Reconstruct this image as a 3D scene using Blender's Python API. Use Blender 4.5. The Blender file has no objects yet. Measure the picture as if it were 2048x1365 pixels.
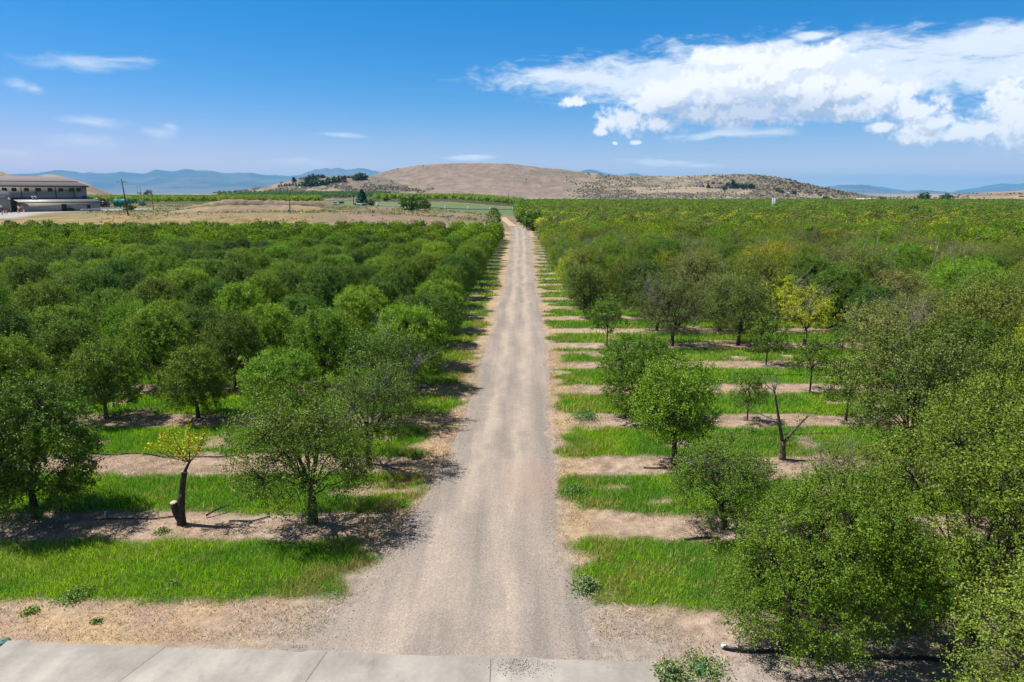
import bpy, math, random
import numpy as np
from mathutils import Vector

# ------------------------------------------------------------------ camera, world, sun
SC = bpy.context.scene
COL = SC.collection
HC = 11.5                                   # camera height
PITCH = math.atan(295.5 / 1365.33)
cam_d = bpy.data.cameras.new("camera")
cam_d.sensor_width = 36.0
cam_d.lens = 24.0
cam_d.clip_start = 0.5
cam_d.clip_end = 90000.0
cam = bpy.data.objects.new("camera", cam_d)
cam.location = (0, 0, HC)
cam.rotation_euler = (math.pi / 2 - PITCH, 0, 0)
COL.objects.link(cam)
SC.camera = cam

SUN_EL = math.radians(60)
SUN_DIR = Vector((-math.cos(SUN_EL) * 0.98, math.cos(SUN_EL) * 0.20, math.sin(SUN_EL))).normalized()
sun_d = bpy.data.lights.new("sun", 'SUN')
sun_d.energy = 4.25
sun_d.angle = math.radians(0.5)
sun_d.color = (1.0, 0.96, 0.895)
sun = bpy.data.objects.new("sun", sun_d)
sun.rotation_euler = (-SUN_DIR).to_track_quat('-Z', 'Y').to_euler()
sun.location = (-40, 0, 60)
COL.objects.link(sun)

SC.view_settings.view_transform = 'Standard'
SC.view_settings.look = 'None'
SC.view_settings.exposure = 0.9
SC.view_settings.gamma = 1.0
SC.cycles.use_denoising = True
SC.render.filter_size = 1.15
SC.cycles.max_bounces = 6
SC.cycles.diffuse_bounces = 3
SC.cycles.glossy_bounces = 2
SC.cycles.transmission_bounces = 4
SC.cycles.transparent_max_bounces = 8
SC.cycles.volume_bounces = 0
SC.cycles.use_adaptive_sampling = True
SC.cycles.adaptive_threshold = 0.01


def px_dir(px, py):
    u = (px - 1024.0) / 1365.33
    v = -(py - 682.5) / 1365.33
    c, s = math.cos(PITCH), math.sin(PITCH)
    return Vector((u, c + v * s, -s + v * c))


def at(px, py, Y):
    """world point seen at photo pixel (px, py) at forward distance Y metres"""
    d = px_dir(px, py)
    t = Y / d.y
    return Vector((d.x * t, Y, HC + d.z * t))


def azel(px, py):
    d = px_dir(px, py).normalized()
    return math.degrees(math.atan2(d.x, d.y)), math.degrees(math.asin(d.z))


# ---- sky
W = bpy.data.worlds.new("World")
SC.world = W
W.use_nodes = True
NT = W.node_tree
NT.nodes.clear()


def N(nt, typ, **kw):
    n = nt.nodes.new(typ)
    for k, v in kw.items():
        if k.startswith('i_'):
            key = k[2:]
            key = int(key) if key.isdigit() else key.replace('_', ' ')
            n.inputs[key].default_value = v
        else:
            setattr(n, k, v)
    return n


def L(nt, a, b):
    nt.links.new(a, b)


def M(nt, op, a, b=None, c=None, clamp=False):
    n = nt.nodes.new('ShaderNodeMath')
    n.operation = op
    n.use_clamp = clamp
    for i, x in enumerate((a, b, c)):
        if x is None:
            continue
        if isinstance(x, (int, float)):
            n.inputs[i].default_value = x
        else:
            nt.links.new(x, n.inputs[i])
    return n.outputs[0]


def VM(nt, op, a, b=None, c=None):
    n = nt.nodes.new('ShaderNodeVectorMath')
    n.operation = op
    for i, x in enumerate((a, b, c)):
        if x is None:
            continue
        if isinstance(x, (tuple, list)):
            n.inputs[i].default_value = x
        else:
            nt.links.new(x, n.inputs[i])
    return n.outputs['Value'] if op in ('LENGTH', 'DOT_PRODUCT') else n.outputs['Vector']


def smooth(nt, x, lo, hi):
    n = nt.nodes.new('ShaderNodeMapRange')
    n.interpolation_type = 'SMOOTHSTEP'
    n.inputs['From Min'].default_value = lo
    n.inputs['From Max'].default_value = hi
    nt.links.new(x, n.inputs['Value'])
    return n.outputs['Result']


PPD = 23.83
# cumulus heaps (photo px centre, half sizes)
CUM = [(1320, 205, 64, 30), (1245, 240, 56, 24), (1305, 250, 44, 18), (1395, 172, 70, 30), (1345, 190, 60, 28), (1470, 160, 60, 28), (1440, 205, 60, 28),
       (1540, 150, 66, 30), (1575, 185, 58, 28), (1640, 168, 62, 36), (1620, 208, 70, 28), (1700, 178, 62, 36), (1765, 196, 56, 32), (1825, 222, 50, 22), (1500, 228, 120, 22),
       (1400, 232, 70, 20), (1690, 222, 70, 18), (1480, 118, 90, 20), (1610, 118, 90, 24), (1138, 206, 30, 13), (1765, 251, 34, 12), (1905, 262, 90, 18), (1870, 246, 40, 16), (1960, 255, 40, 14),
       (2020, 220, 56, 52), (2060, 250, 70, 34), (1200, 266, 22, 9), (1226, 286, 9, 5), (1273, 285, 12, 5)]
CIR = [(1180, 158, 250, 26), (1330, 155, 300, 54), (1520, 140, 330, 66), (1560, 170, 320, 70), (1730, 130, 300, 64), (1790, 150, 220, 52), (1960, 92, 240, 42), (2060, 70, 180, 30),
       (2010, 140, 190, 36), (1460, 268, 120, 12), (1640, 72, 60, 12), (1500, 92, 150, 14), (190, 122, 115, 20), (255, 118, 50, 10), (180, 247, 62, 14),
       (158, 284, 66, 16), (310, 262, 50, 18), (330, 250, 30, 10), (66, 174, 26, 14), (28, 303, 48, 10), (684, 273, 48, 8), (590, 325, 90, 9),
       (935, 320, 60, 8), (1325, 327, 90, 9), (1720, 372, 140, 14), (1390, 330, 60, 6), (30, 165, 30, 16)]


def ellipse_group(name, items, cum):
    g = bpy.data.node_groups.new(name, 'ShaderNodeTree')
    g.interface.new_socket('P', in_out='INPUT', socket_type='NodeSocketVector')
    g.interface.new_socket('D', in_out='OUTPUT', socket_type='NodeSocketFloat')
    gi = g.nodes.new('NodeGroupInput')
    go = g.nodes.new('NodeGroupOutput')
    p0 = gi.outputs['P']
    # warp
    nz = N(g, 'ShaderNodeTexNoise', i_Scale=0.22 if cum else 0.30, i_Detail=3.0)
    if cum:
        L(g, p0, nz.inputs['Vector'])
    else:
        L(g, VM(g, 'MULTIPLY', p0, (0.45, 1.3, 1.0)), nz.inputs['Vector'])
    w = VM(g, 'MULTIPLY', VM(g, 'SUBTRACT', nz.outputs['Color'], (0.5, 0.5, 0.5)), (1.8, 0.9, 0.0) if cum else (5.0, 1.6, 0.0))
    p = VM(g, 'ADD', p0, w)
    f = None
    for (x, y, rx, ry) in items:
        a, e = azel(x, y)
        if cum and rx > 34:
            rx, ry = rx * 1.2, ry * 1.32
        sx, sy = PPD / rx, PPD / ry
        q = VM(g, 'MULTIPLY_ADD', p, (sx, sy, 0.0), (-a * sx, -e * sy, 0.0))
        d = VM(g, 'LENGTH', q)
        f = d if f is None else (M(g, 'SMOOTH_MIN', f, d, 0.25) if cum else M(g, 'MINIMUM', f, d))
    f = M(g, 'SUBTRACT', 1.0, f)
    if cum:
        n1 = N(g, 'ShaderNodeTexNoise', i_Scale=0.55, i_Detail=8.0, i_Roughness=0.56)
        L(g, VM(g, 'MULTIPLY', p0, (0.9, 1.15, 1.0)), n1.inputs['Vector'])
        v1 = N(g, 'ShaderNodeTexVoronoi', feature='SMOOTH_F1', i_Scale=0.9, i_Smoothness=0.35)
        pw = VM(g, 'ADD', p0, VM(g, 'MULTIPLY', n1.outputs['Color'], (1.3, 1.3, 0.0)))
        L(g, pw, v1.inputs['Vector'])
        v2 = N(g, 'ShaderNodeTexVoronoi', feature='SMOOTH_F1', i_Scale=2.3, i_Smoothness=0.3)
        L(g, pw, v2.inputs['Vector'])
        a1 = M(g, 'MULTIPLY', M(g, 'SUBTRACT', n1.outputs['Fac'], 0.5), 1.9)
        a2 = M(g, 'MULTIPLY', M(g, 'SUBTRACT', 0.42, v1.outputs['Distance']), 0.55)
        a3 = M(g, 'MULTIPLY', M(g, 'SUBTRACT', 0.42, v2.outputs['Distance']), 0.42)
        n2 = N(g, 'ShaderNodeTexNoise', i_Scale=2.6, i_Detail=6.0, i_Roughness=0.62)
        L(g, p0, n2.inputs['Vector'])
        a4 = M(g, 'MULTIPLY', M(g, 'SUBTRACT', n2.outputs['Fac'], 0.5), 1.1)
        out = M(g, 'ADD', M(g, 'ADD', M(g, 'ADD', M(g, 'MULTIPLY', f, 1.3), a4), a1), M(g, 'ADD', a2, a3))
    else:
        n1 = N(g, 'ShaderNodeTexNoise', i_Scale=0.8, i_Detail=9.0, i_Roughness=0.66)
        L(g, VM(g, 'MULTIPLY', p, (0.55, 1.6, 1.0)), n1.inputs['Vector'])
        out = M(g, 'ADD', f, M(g, 'MULTIPLY', M(g, 'SUBTRACT', n1.outputs['Fac'], 0.50), 1.75))
    L(g, out, go.inputs['D'])
    return g


G_CUM = ellipse_group('cumulus_field', CUM, True)
G_CIR = ellipse_group('cirrus_field', CIR, False)

tc = N(NT, 'ShaderNodeTexCoord')
sep = N(NT, 'ShaderNodeSeparateXYZ')
L(NT, tc.outputs['Generated'], sep.inputs[0])
az = M(NT, 'DEGREES', M(NT, 'ARCTAN2', sep.outputs['X'], sep.outputs['Y']))
el = M(NT, 'DEGREES', M(NT, 'ARCSINE', sep.outputs['Z']))
comb = N(NT, 'ShaderNodeCombineXYZ')
L(NT, az, comb.inputs[0])
L(NT, el, comb.inputs[1])


def grp(g, vec):
    n = NT.nodes.new('ShaderNodeGroup')
    n.node_tree = g
    L(NT, vec, n.inputs[0])
    return n.outputs[0]


sky = N(NT, 'ShaderNodeTexSky', sky_type='NISHITA', sun_disc=False, sun_elevation=SUN_EL,
        sun_rotation=math.radians(-78.5), altitude=1400.0, air_density=1.0, dust_density=0.6, ozone_density=2.2)
# a deep clear summer sky: the Nishita sky with more contrast in red than in blue
srgb = N(NT, 'ShaderNodeSeparateColor')
L(NT, sky.outputs[0], srgb.inputs[0])
crgb = N(NT, 'ShaderNodeCombineColor')
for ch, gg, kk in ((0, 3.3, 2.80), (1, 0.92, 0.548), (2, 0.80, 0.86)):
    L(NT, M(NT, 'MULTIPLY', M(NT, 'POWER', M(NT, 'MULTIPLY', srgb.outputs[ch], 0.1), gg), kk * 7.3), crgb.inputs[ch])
# pale air along the horizon
hel = N(NT, 'ShaderNodeSeparateXYZ')
hsv = N(NT, 'ShaderNodeMix', data_type='RGBA')
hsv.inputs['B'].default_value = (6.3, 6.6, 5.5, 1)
zen = N(NT, 'ShaderNodeMix', data_type='RGBA')  # unseen overhead sky dimmed and greyed to cut blue fill in shadows
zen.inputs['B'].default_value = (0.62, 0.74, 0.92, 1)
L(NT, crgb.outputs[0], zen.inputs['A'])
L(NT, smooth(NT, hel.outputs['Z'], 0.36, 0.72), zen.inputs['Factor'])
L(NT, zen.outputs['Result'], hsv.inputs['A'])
bg_sky = N(NT, 'ShaderNodeBackground', i_Strength=0.10)
L(NT, tc.outputs['Generated'], hel.inputs[0])
hw = M(NT, 'MULTIPLY', M(NT, 'POWER', 2.718, M(NT, 'MULTIPLY', M(NT, 'ABSOLUTE', hel.outputs['Z']), -1 / 0.040)), 0.95)
L(NT, hw, hsv.inputs['Factor'])
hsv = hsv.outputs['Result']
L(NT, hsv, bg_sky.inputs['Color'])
dc = grp(G_CUM, comb.outputs[0])
dc2 = grp(G_CUM, VM(NT, 'ADD', comb.outputs[0], (-0.35, 0.60, 0.0)))
dc3 = grp(G_CUM, VM(NT, 'ADD', comb.outputs[0], (-0.9, 1.5, 0.0)))
dr = grp(G_CIR, comb.outputs[0])
a_cum = M(NT, 'MULTIPLY', smooth(NT, dc, -0.06, 0.72), 0.97)
lit = smooth(NT, M(NT, 'ADD', M(NT, 'MULTIPLY', M(NT, 'SUBTRACT', dc, dc2), 0.6), M(NT, 'MULTIPLY', M(NT, 'SUBTRACT', dc, dc3), 0.55)), -0.62, 0.30)
thick = smooth(NT, dc, 0.2, 1.1)
shade = M(NT, 'MULTIPLY', M(NT, 'SUBTRACT', 1.0, lit), M(NT, 'ADD', M(NT, 'MULTIPLY', thick, 0.55), 0.40))
# grey shade painted on the flat base of the big heap
ba, be = azel(1490, 228)
bd = VM(NT, 'LENGTH', VM(NT, 'MULTIPLY', VM(NT, 'SUBTRACT', comb.outputs[0], (ba, be, 0.0)), (PPD / 260, PPD / 44, 0.0)))
shade = M(NT, 'ADD', shade, M(NT, 'MULTIPLY', smooth(NT, M(NT, 'SUBTRACT', 1.0, bd), -0.1, 0.8), 0.62), clamp=True)
ccol = N(NT, 'ShaderNodeMix', data_type='RGBA')
ccol.inputs['A'].default_value = (0.60, 0.605, 0.62, 1)
ccol.inputs['B'].default_value = (0.27, 0.32, 0.42, 1)
L(NT, shade, ccol.inputs['Factor'])
cw = smooth(NT, az, -20.0, -4.0)
a_right = M(NT, 'MULTIPLY', smooth(NT, dr, -0.05, 0.80), 0.90)
a_left = M(NT, 'MULTIPLY', smooth(NT, dr, 0.05, 1.30), 0.62)
a_cir = M(NT, 'ADD', M(NT, 'MULTIPLY', a_right, cw), M(NT, 'MULTIPLY', a_left, M(NT, 'SUBTRACT', 1.0, cw)))
bg_cir = N(NT, 'ShaderNodeBackground', i_Strength=1.0)
vcol = N(NT, 'ShaderNodeMix', data_type='RGBA')
vcol.inputs['A'].default_value = (0.52, 0.555, 0.60, 1)
vcol.inputs['B'].default_value = (0.27, 0.32, 0.42, 1)
L(NT, M(NT, 'MULTIPLY', smooth(NT, M(NT, 'SUBTRACT', 1.0, bd), -0.1, 0.8), 0.7), vcol.inputs['Factor'])
L(NT, vcol.outputs['Result'], bg_cir.inputs['Color'])
bg_cum = N(NT, 'ShaderNodeBackground', i_Strength=1.0)
L(NT, ccol.outputs['Result'], bg_cum.inputs['Color'])
mx1 = N(NT, 'ShaderNodeMixShader')
L(NT, a_cir, mx1.inputs[0])
L(NT, bg_sky.outputs[0], mx1.inputs[1])
L(NT, bg_cir.outputs[0], mx1.inputs[2])
mx2 = N(NT, 'ShaderNodeMixShader')
L(NT, a_cum, mx2.inputs[0])
L(NT, mx1.outputs[0], mx2.inputs[1])
L(NT, bg_cum.outputs[0], mx2.inputs[2])
# clouds only stand in one part of the sky: elsewhere take the plain sky (and skip the cloud nodes)
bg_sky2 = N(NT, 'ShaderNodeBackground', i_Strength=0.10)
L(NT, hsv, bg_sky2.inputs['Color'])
m_front = M(NT, 'MULTIPLY', M(NT, 'LESS_THAN', M(NT, 'ABSOLUTE', az), 60.0),
            M(NT, 'MULTIPLY', M(NT, 'GREATER_THAN', el, -0.5), M(NT, 'LESS_THAN', el, 24.0)))
mx3 = N(NT, 'ShaderNodeMixShader')
L(NT, m_front, mx3.inputs[0])
L(NT, bg_sky2.outputs[0], mx3.inputs[1])
L(NT, mx2.outputs[0], mx3.inputs[2])
wo = N(NT, 'ShaderNodeOutputWorld')
L(NT, mx3.outputs[0], wo.inputs['Surface'])
W.cycles.sampling_method = 'MANUAL'
W.cycles.sample_map_resolution = 512

# ------------------------------------------------------------------ helpers
RNG = np.random.default_rng(7)


def sstep(x, a, b):
    t = np.clip((np.asarray(x, float) - a) / (b - a), 0, 1)
    return t * t * (3 - 2 * t)


def _hash(ix, iy, seed):
    h = (ix.astype(np.int64) * 374761393 + iy.astype(np.int64) * 668265263 + seed * 144665) & 0x7fffffff
    h = ((h ^ (h >> 13)) * 1274126177) & 0x7fffffff
    return ((h ^ (h >> 16)) & 0xffff) / 65535.0


def vnoise(x, y, seed=0):
    x = np.asarray(x, float)
    y = np.asarray(y, float)
    ix, iy = np.floor(x), np.floor(y)
    fx, fy = x - ix, y - iy
    fx, fy = fx * fx * (3 - 2 * fx), fy * fy * (3 - 2 * fy)
    a, b = _hash(ix, iy, seed), _hash(ix + 1, iy, seed)
    c, d = _hash(ix, iy + 1, seed), _hash(ix + 1, iy + 1, seed)
    return (a * (1 - fx) + b * fx) * (1 - fy) + (c * (1 - fx) + d * fx) * fy


def fbm(x, y, seed=0, octv=4):
    s, a, t = 0.0, 0.5, 0.0
    for o in range(octv):
        s = s + a * vnoise(np.asarray(x) * 2 ** o, np.asarray(y) * 2 ** o, seed + o * 17)
        t += a
        a *= 0.5
    return s / t


def mesh(name, V, F, mats=None, attrs=None, smooth_=False):
    """V (n,3); F: list of (m,k) index arrays"""
    me = bpy.data.meshes.new(name)
    V = np.asarray(V, np.float32)
    if isinstance(F, np.ndarray):
        F = [F]
    F = [np.asarray(f, np.int32) for f in F if len(f)]
    me.vertices.add(len(V))
    me.vertices.foreach_set('co', V.ravel())
    nl = sum(f.size for f in F)
    npoly = sum(len(f) for f in F)
    me.loops.add(nl)
    me.loops.foreach_set('vertex_index', np.concatenate([f.ravel() for f in F]))
    me.polygons.add(npoly)
    tot = np.concatenate([np.full(len(f), f.shape[1], np.int32) for f in F])
    me.polygons.foreach_set('loop_start', np.concatenate([[0], np.cumsum(tot)[:-1]]).astype(np.int32))
    me.polygons.foreach_set('loop_total', tot)
    if smooth_:
        me.polygons.foreach_set('use_smooth', np.ones(npoly, bool))
    me.update(calc_edges=True)
    if mats is not None:
        for m in (mats if isinstance(mats, (list, tuple)) else [mats]):
            me.materials.append(m)
    for (an, dom, typ, data) in (attrs or []):
        at_ = me.attributes.new(an, typ, dom)
        if typ == 'FLOAT':
            at_.data.foreach_set('value', np.asarray(data, np.float32).ravel())
        else:
            at_.data.foreach_set('color', np.asarray(data, np.float32).ravel())
    me.validate()
    return me


def link(name, me, parent=None, loc=None):
    o = bpy.data.objects.new(name, me)
    COL.objects.link(o)
    if parent is not None:
        o.parent = parent
    if loc is not None:
        o.location = loc
    return o


def tag(o, label=None, cat=None, group=None, kind=None):
    if label:
        o['label'] = label
    if cat:
        o['category'] = cat
    if group:
        o['group'] = group
    if kind:
        o['kind'] = kind
    return o


def empty(name, loc, rz=0.0):
    e = bpy.data.objects.new(name, None)
    e.empty_display_size = 0.3
    COL.objects.link(e)
    e.location = loc
    e.rotation_euler = (0, 0, rz)
    return e


class Geo:
    def __init__(self):
        self.V = []
        self.Q = []
        self.T = []
        self.n = 0

    def add(self, V, Q=None, T=None):
        V = np.asarray(V, float)
        if Q is not None and len(Q):
            self.Q.append(np.asarray(Q, int) + self.n)
        if T is not None and len(T):
            self.T.append(np.asarray(T, int) + self.n)
        self.V.append(V)
        self.n += len(V)

    def box(self, c, s, rz=0.0, taper=1.0):
        x, y, z = s[0] / 2, s[1] / 2, s[2] / 2
        k = taper
        V = np.array([(-x, -y, -z), (x, -y, -z), (x, y, -z), (-x, y, -z), (-x * k, -y * k, z), (x * k, -y * k, z), (x * k, y * k, z), (-x * k, y * k, z)], float)
        ca, sa = math.cos(rz), math.sin(rz)
        R = np.array([[ca, -sa, 0], [sa, ca, 0], [0, 0, 1]])
        V = V @ R.T + np.asarray(c, float)
        self.add(V, [(0, 3, 2, 1), (4, 5, 6, 7), (0, 1, 5, 4), (1, 2, 6, 5), (2, 3, 7, 6), (3, 0, 4, 7)])
        return self

    def tube(self, P, R, sides=6, cap=True):
        P = np.asarray(P, float)
        n = len(P)
        R = np.full(n, R, float) if np.isscalar(R) else np.asarray(R, float)
        T = np.gradient(P, axis=0)
        T /= np.linalg.norm(T, axis=1, keepdims=True) + 1e-9
        ref = np.array([1.0, 0, 0]) if abs(T[:, 2]).mean() > 0.6 else np.array([0, 0, 1.0])
        A = np.cross(T, ref)
        A /= np.linalg.norm(A, axis=1, keepdims=True) + 1e-9
        B = np.cross(T, A)
        ang = np.arange(sides) * 2 * math.pi / sides
        V = (P[:, None, :] + R[:, None, None] * (np.cos(ang)[None, :, None] * A[:, None, :] + np.sin(ang)[None, :, None] * B[:, None, :])).reshape(-1, 3)
        i = np.arange(n - 1)[:, None] * sides
        j = np.arange(sides)[None, :]
        j2 = (j + 1) % sides
        Q = np.stack([i + j, i + j2, i + sides + j2, i + sides + j], -1).reshape(-1, 4)
        T_ = None
        if cap:
            V = np.vstack([V, P[:1], P[-1:]])
            m = n * sides
            T_ = [(m, (k + 1) % sides, k) for k in range(sides)] + [(m + 1, m - sides + k, m - sides + (k + 1) % sides) for k in range(sides)]
        self.add(V, Q, T_)
        return self

    def lathe(self, c, prof, sides=16):
        """prof: list of (radius, z)"""
        ang = np.arange(sides) * 2 * math.pi / sides
        V = np.concatenate([np.stack([r * np.cos(ang), r * np.sin(ang), np.full(sides, z)], -1) for r, z in prof]) + np.asarray(c, float)
        n = len(prof)
        i = np.arange(n - 1)[:, None] * sides
        j = np.arange(sides)[None, :]
        j2 = (j + 1) % sides
        Q = np.stack([i + j, i + j2, i + sides + j2, i + sides + j], -1).reshape(-1, 4)
        self.add(V, Q)
        return self

    def quad(self, a, b, c, d):
        self.add([a, b, c, d], [(0, 1, 2, 3)])
        return self

    def prism(self, poly, axis_a, axis_b, ext, org=(0, 0, 0)):
        """poly in 2-D (a,b axes) extruded along ext vector"""
        org = np.asarray(org, float)
        A, B, E = (np.asarray(v, float) for v in (axis_a, axis_b, ext))
        n = len(poly)
        P = np.array([org + A * p[0] + B * p[1] for p in poly])
        self.add(np.vstack([P, P + E]), [(i, (i + 1) % n, n + (i + 1) % n, n + i) for i in range(n)])
        base = self.n - 2 * n
        c0 = P.mean(0)
        self.add([c0, c0 + E])
        m = self.n - 2
        self.T.append(np.array([(m, base + (i + 1) % n, base + i) for i in range(n)] + [(m + 1, base + n + i, base + n + (i + 1) % n) for i in range(n)]))
        return self

    def me(self, name, mat, smooth_=False, attrs=None):
        F = []
        if self.Q:
            F.append(np.concatenate(self.Q))
        if self.T:
            F.append(np.concatenate(self.T))
        return mesh(name, np.concatenate(self.V), F, mat, attrs, smooth_)

    def obj(self, name, mat, parent=None, smooth_=False):
        return link(name, self.me(name, mat, smooth_), parent)


# ------------------------------------------------------------------ materials
def new_mat(name):
    m = bpy.data.materials.new(name)
    m.use_nodes = True
    nt = m.node_tree
    nt.nodes.clear()
    out = nt.nodes.new('ShaderNodeOutputMaterial')
    return m, nt, out


def plain(name, col, rough=0.7, noise=0.15, scale=3.0, metal=0.0, spec=0.3):
    m, nt, out = new_mat(name)
    b = N(nt, 'ShaderNodeBsdfPrincipled', i_Roughness=rough, i_Metallic=metal)
    b.inputs['Specular IOR Level'].default_value = spec
    tcn = N(nt, 'ShaderNodeTexCoord')
    nz = N(nt, 'ShaderNodeTexNoise', i_Scale=scale, i_Detail=5.0)
    L(nt, tcn.outputs['Object'], nz.inputs['Vector'])
    mr = N(nt, 'ShaderNodeMapRange', i_3=1 - noise, i_4=1 + noise)
    mr.inputs['From Min'].default_value = 0.3
    mr.inputs['From Max'].default_value = 0.7
    L(nt, nz.outputs['Fac'], mr.inputs['Value'])
    mul = N(nt, 'ShaderNodeMix', data_type='RGBA', blend_type='MULTIPLY')
    mul.inputs['Factor'].default_value = 1.0
    mul.inputs['A'].default_value = (*[v * 0.75 for v in col], 1)
    L(nt, mr.outputs[0], mul.inputs['B'])
    L(nt, mul.outputs['Result'], b.inputs['Base Color'])
    if noise > .3:
        bm = N(nt, 'ShaderNodeBump', i_Strength=0.8, i_Distance=0.04)
        L(nt, nz.outputs['Fac'], bm.inputs['Height'])
        L(nt, bm.outputs[0], b.inputs['Normal'])
    L(nt, b.outputs[0], out.inputs['Surface'])
    return m


def leaf_material(name, use_vcol=False, transl=0.12, rough=0.48, spec=0.16):
    """leaf colour = tree's own colour (object colour, or colour attribute) varied leaf by leaf"""
    m, nt, out = new_mat(name)
    if use_vcol:
        src = N(nt, 'ShaderNodeVertexColor', layer_name='Col').outputs['Color']
    else:
        oi = N(nt, 'ShaderNodeObjectInfo')
        src = oi.outputs['Color']
    a = N(nt, 'ShaderNodeAttribute', attribute_name='rnd')
    h = N(nt, 'ShaderNodeHueSaturation')
    L(nt, src, h.inputs['Color'])
    L(nt, M(nt, 'MULTIPLY_ADD', a.outputs['Fac'], -0.035, 0.5175), h.inputs['Hue'])
    L(nt, M(nt, 'MULTIPLY_ADD', a.outputs['Fac'], 1.42, 0.56), h.inputs['Value'])
    h.inputs['Saturation'].default_value = 1.0
    b = N(nt, 'ShaderNodeBsdfPrincipled', i_Roughness=rough)
    b.inputs['Specular IOR Level'].default_value = spec
    L(nt, h.outputs[0], b.inputs['Base Color'])
    t = N(nt, 'ShaderNodeBsdfTranslucent')
    h2 = N(nt, 'ShaderNodeHueSaturation', i_Hue=0.485, i_Saturation=1.15, i_Value=1.5)
    L(nt, h.outputs[0], h2.inputs['Color'])
    L(nt, h2.outputs[0], t.inputs['Color'])
    mx = N(nt, 'ShaderNodeMixShader', i_0=transl)
    L(nt, b.outputs[0], mx.inputs[1])
    L(nt, t.outputs[0], mx.inputs[2])
    L(nt, mx.outputs[0], out.inputs['Surface'])
    return m


MAT_LEAF = leaf_material('leaf')
MAT_LEAF_FAR = leaf_material('leaf_far', True, 0.24, 0.65, 0.10)
MAT_GRASS = leaf_material('grass_blade', True, 0.34, 0.6, 0.12)
MAT_STRAW = leaf_material('straw', True, 0.2, 0.7, 0.2)
MAT_BARK = plain('bark', (0.085, 0.065, 0.052), 0.9, 0.45, 9.0, spec=0.1)
MAT_BARKM = plain('weathered_bark', (0.15, 0.125, 0.105), 0.95, 0.55, 14.0, spec=0.05)
MAT_BARK_GREY = plain('grey_dead_wood', (0.30, 0.27, 0.24), 0.9, 0.35, 7.0, spec=0.1)
MAT_CUT = plain('cut_wood', (0.60, 0.50, 0.38), 0.9, 0.15, 12.0)
MAT_HOSE = plain('black_hose', (0.02, 0.02, 0.022), 0.45, 0.2, 5.0)
MAT_WHITE = plain('white_plastic', (0.78, 0.78, 0.76), 0.5, 0.08, 4.0)
MAT_POLE = plain('pole_wood', (0.13, 0.085, 0.06), 0.9, 0.3, 2.0)
MAT_DARK = plain('dark_metal', (0.04, 0.04, 0.045), 0.5, 0.2, 3.0)
MAT_TEAL = plain('teal_paint', (0.01, 0.22, 0.20), 0.5, 0.12, 0.6)
MAT_GREYMETAL = plain('grey_metal', (0.26, 0.30, 0.34), 0.5, 0.2, 1.5)
MAT_GLASS = plain('window_glass', (0.03, 0.035, 0.045), 0.15, 0.2, 0.5, spec=0.6)
MAT_ORANGE = plain('orange_plastic', (0.75, 0.12, 0.03), 0.6, 0.1, 4.0)
MAT_CARWHITE = plain('white_car_paint', (0.75, 0.76, 0.78), 0.25, 0.04, 1.0, spec=0.6)
MAT_RUBBER = plain('rubber', (0.02, 0.02, 0.02), 0.9, 0.2, 5.0)


def siding(name, col, period=0.6, axis='X'):
    m, nt, out = new_mat(name)
    b = N(nt, 'ShaderNodeBsdfPrincipled', i_Roughness=0.55)
    tcn = N(nt, 'ShaderNodeTexCoord')
    sp = N(nt, 'ShaderNodeSeparateXYZ')
    L(nt, tcn.outputs['Object'], sp.inputs[0])
    s = M(nt, 'SINE', M(nt, 'MULTIPLY', sp.outputs[axis], 2 * math.pi / period))
    bmp = N(nt, 'ShaderNodeBump', i_Strength=0.16, i_Distance=0.04)
    L(nt, s, bmp.inputs['Height'])
    nz = N(nt, 'ShaderNodeTexNoise', i_Scale=0.35, i_Detail=6.0)
    L(nt, tcn.outputs['Object'], nz.inputs['Vector'])
    cr = N(nt, 'ShaderNodeMix', data_type='RGBA')
    cr.inputs['A'].default_value = (*[c * 0.62 for c in col], 1)
    cr.inputs['B'].default_value = (*[c * 0.86 for c in col], 1)
    L(nt, nz.outputs['Fac'], cr.inputs['Factor'])
    L(nt, cr.outputs['Result'], b.inputs['Base Color'])
    L(nt, bmp.outputs[0], b.inputs['Normal'])
    L(nt, b.outputs[0], out.inputs['Surface'])
    return m


# ------------------------------------------------------------------ terrain
def elev(x, y):
    x = np.asarray(x, float)
    y = np.asarray(y, float)
    left = sstep(-x, -25, 60)
    e = 5.0 * left * sstep(y, 192, 236)
    e = e + 0.05 * (fbm(x * 0.25, y * 0.25, 3, 3) - 0.5) * sstep(y, 5, 20)
    return e


def gz(x, y):
    return float(elev(np.array([x]), np.array([y]))[0])


# rows of trees: forward distance (in metres) of each row, counted from the camera
ROWS = [d * HC for d in (1.36, 1.94, 2.42, 2.93, 3.44, 3.95, 4.48, 4.99, 5.50, 6.03)]
while ROWS[-1] < 60 * HC:
    ROWS.append(ROWS[-1] + 0.525 * HC)
ROWS_A = np.array([0.80 * HC] + ROWS)
# road edges (forward distance, x)
RE_R = np.array([(0.6, .30), (1.0, .24), (1.25, .20), (1.4, .185), (1.6, .16), (1.8, .14), (2.4, .155), (3, .172), (4.35, .222), (7.7, .265), (9.8, .295), (15, .39), (19.0, .46), (19.6, .72)]) * HC
RE_L = np.array([(0.6, -1.2), (1.0, -.76), (1.25, -.52), (1.4, -.44), (1.6, -.385), (1.8, -.335), (2.1, -.285), (2.5, -.236), (3, -.205), (4.35, -.16), (7.7, -.065), (9.8, -.05), (15, -.02), (19.0, -.02), (19.6, -.13)]) * HC


def road_r(y):
    return np.interp(y, RE_R[:, 0], RE_R[:, 1])


def road_l(y):
    return np.interp(y, RE_L[:, 0], RE_L[:, 1])


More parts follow.
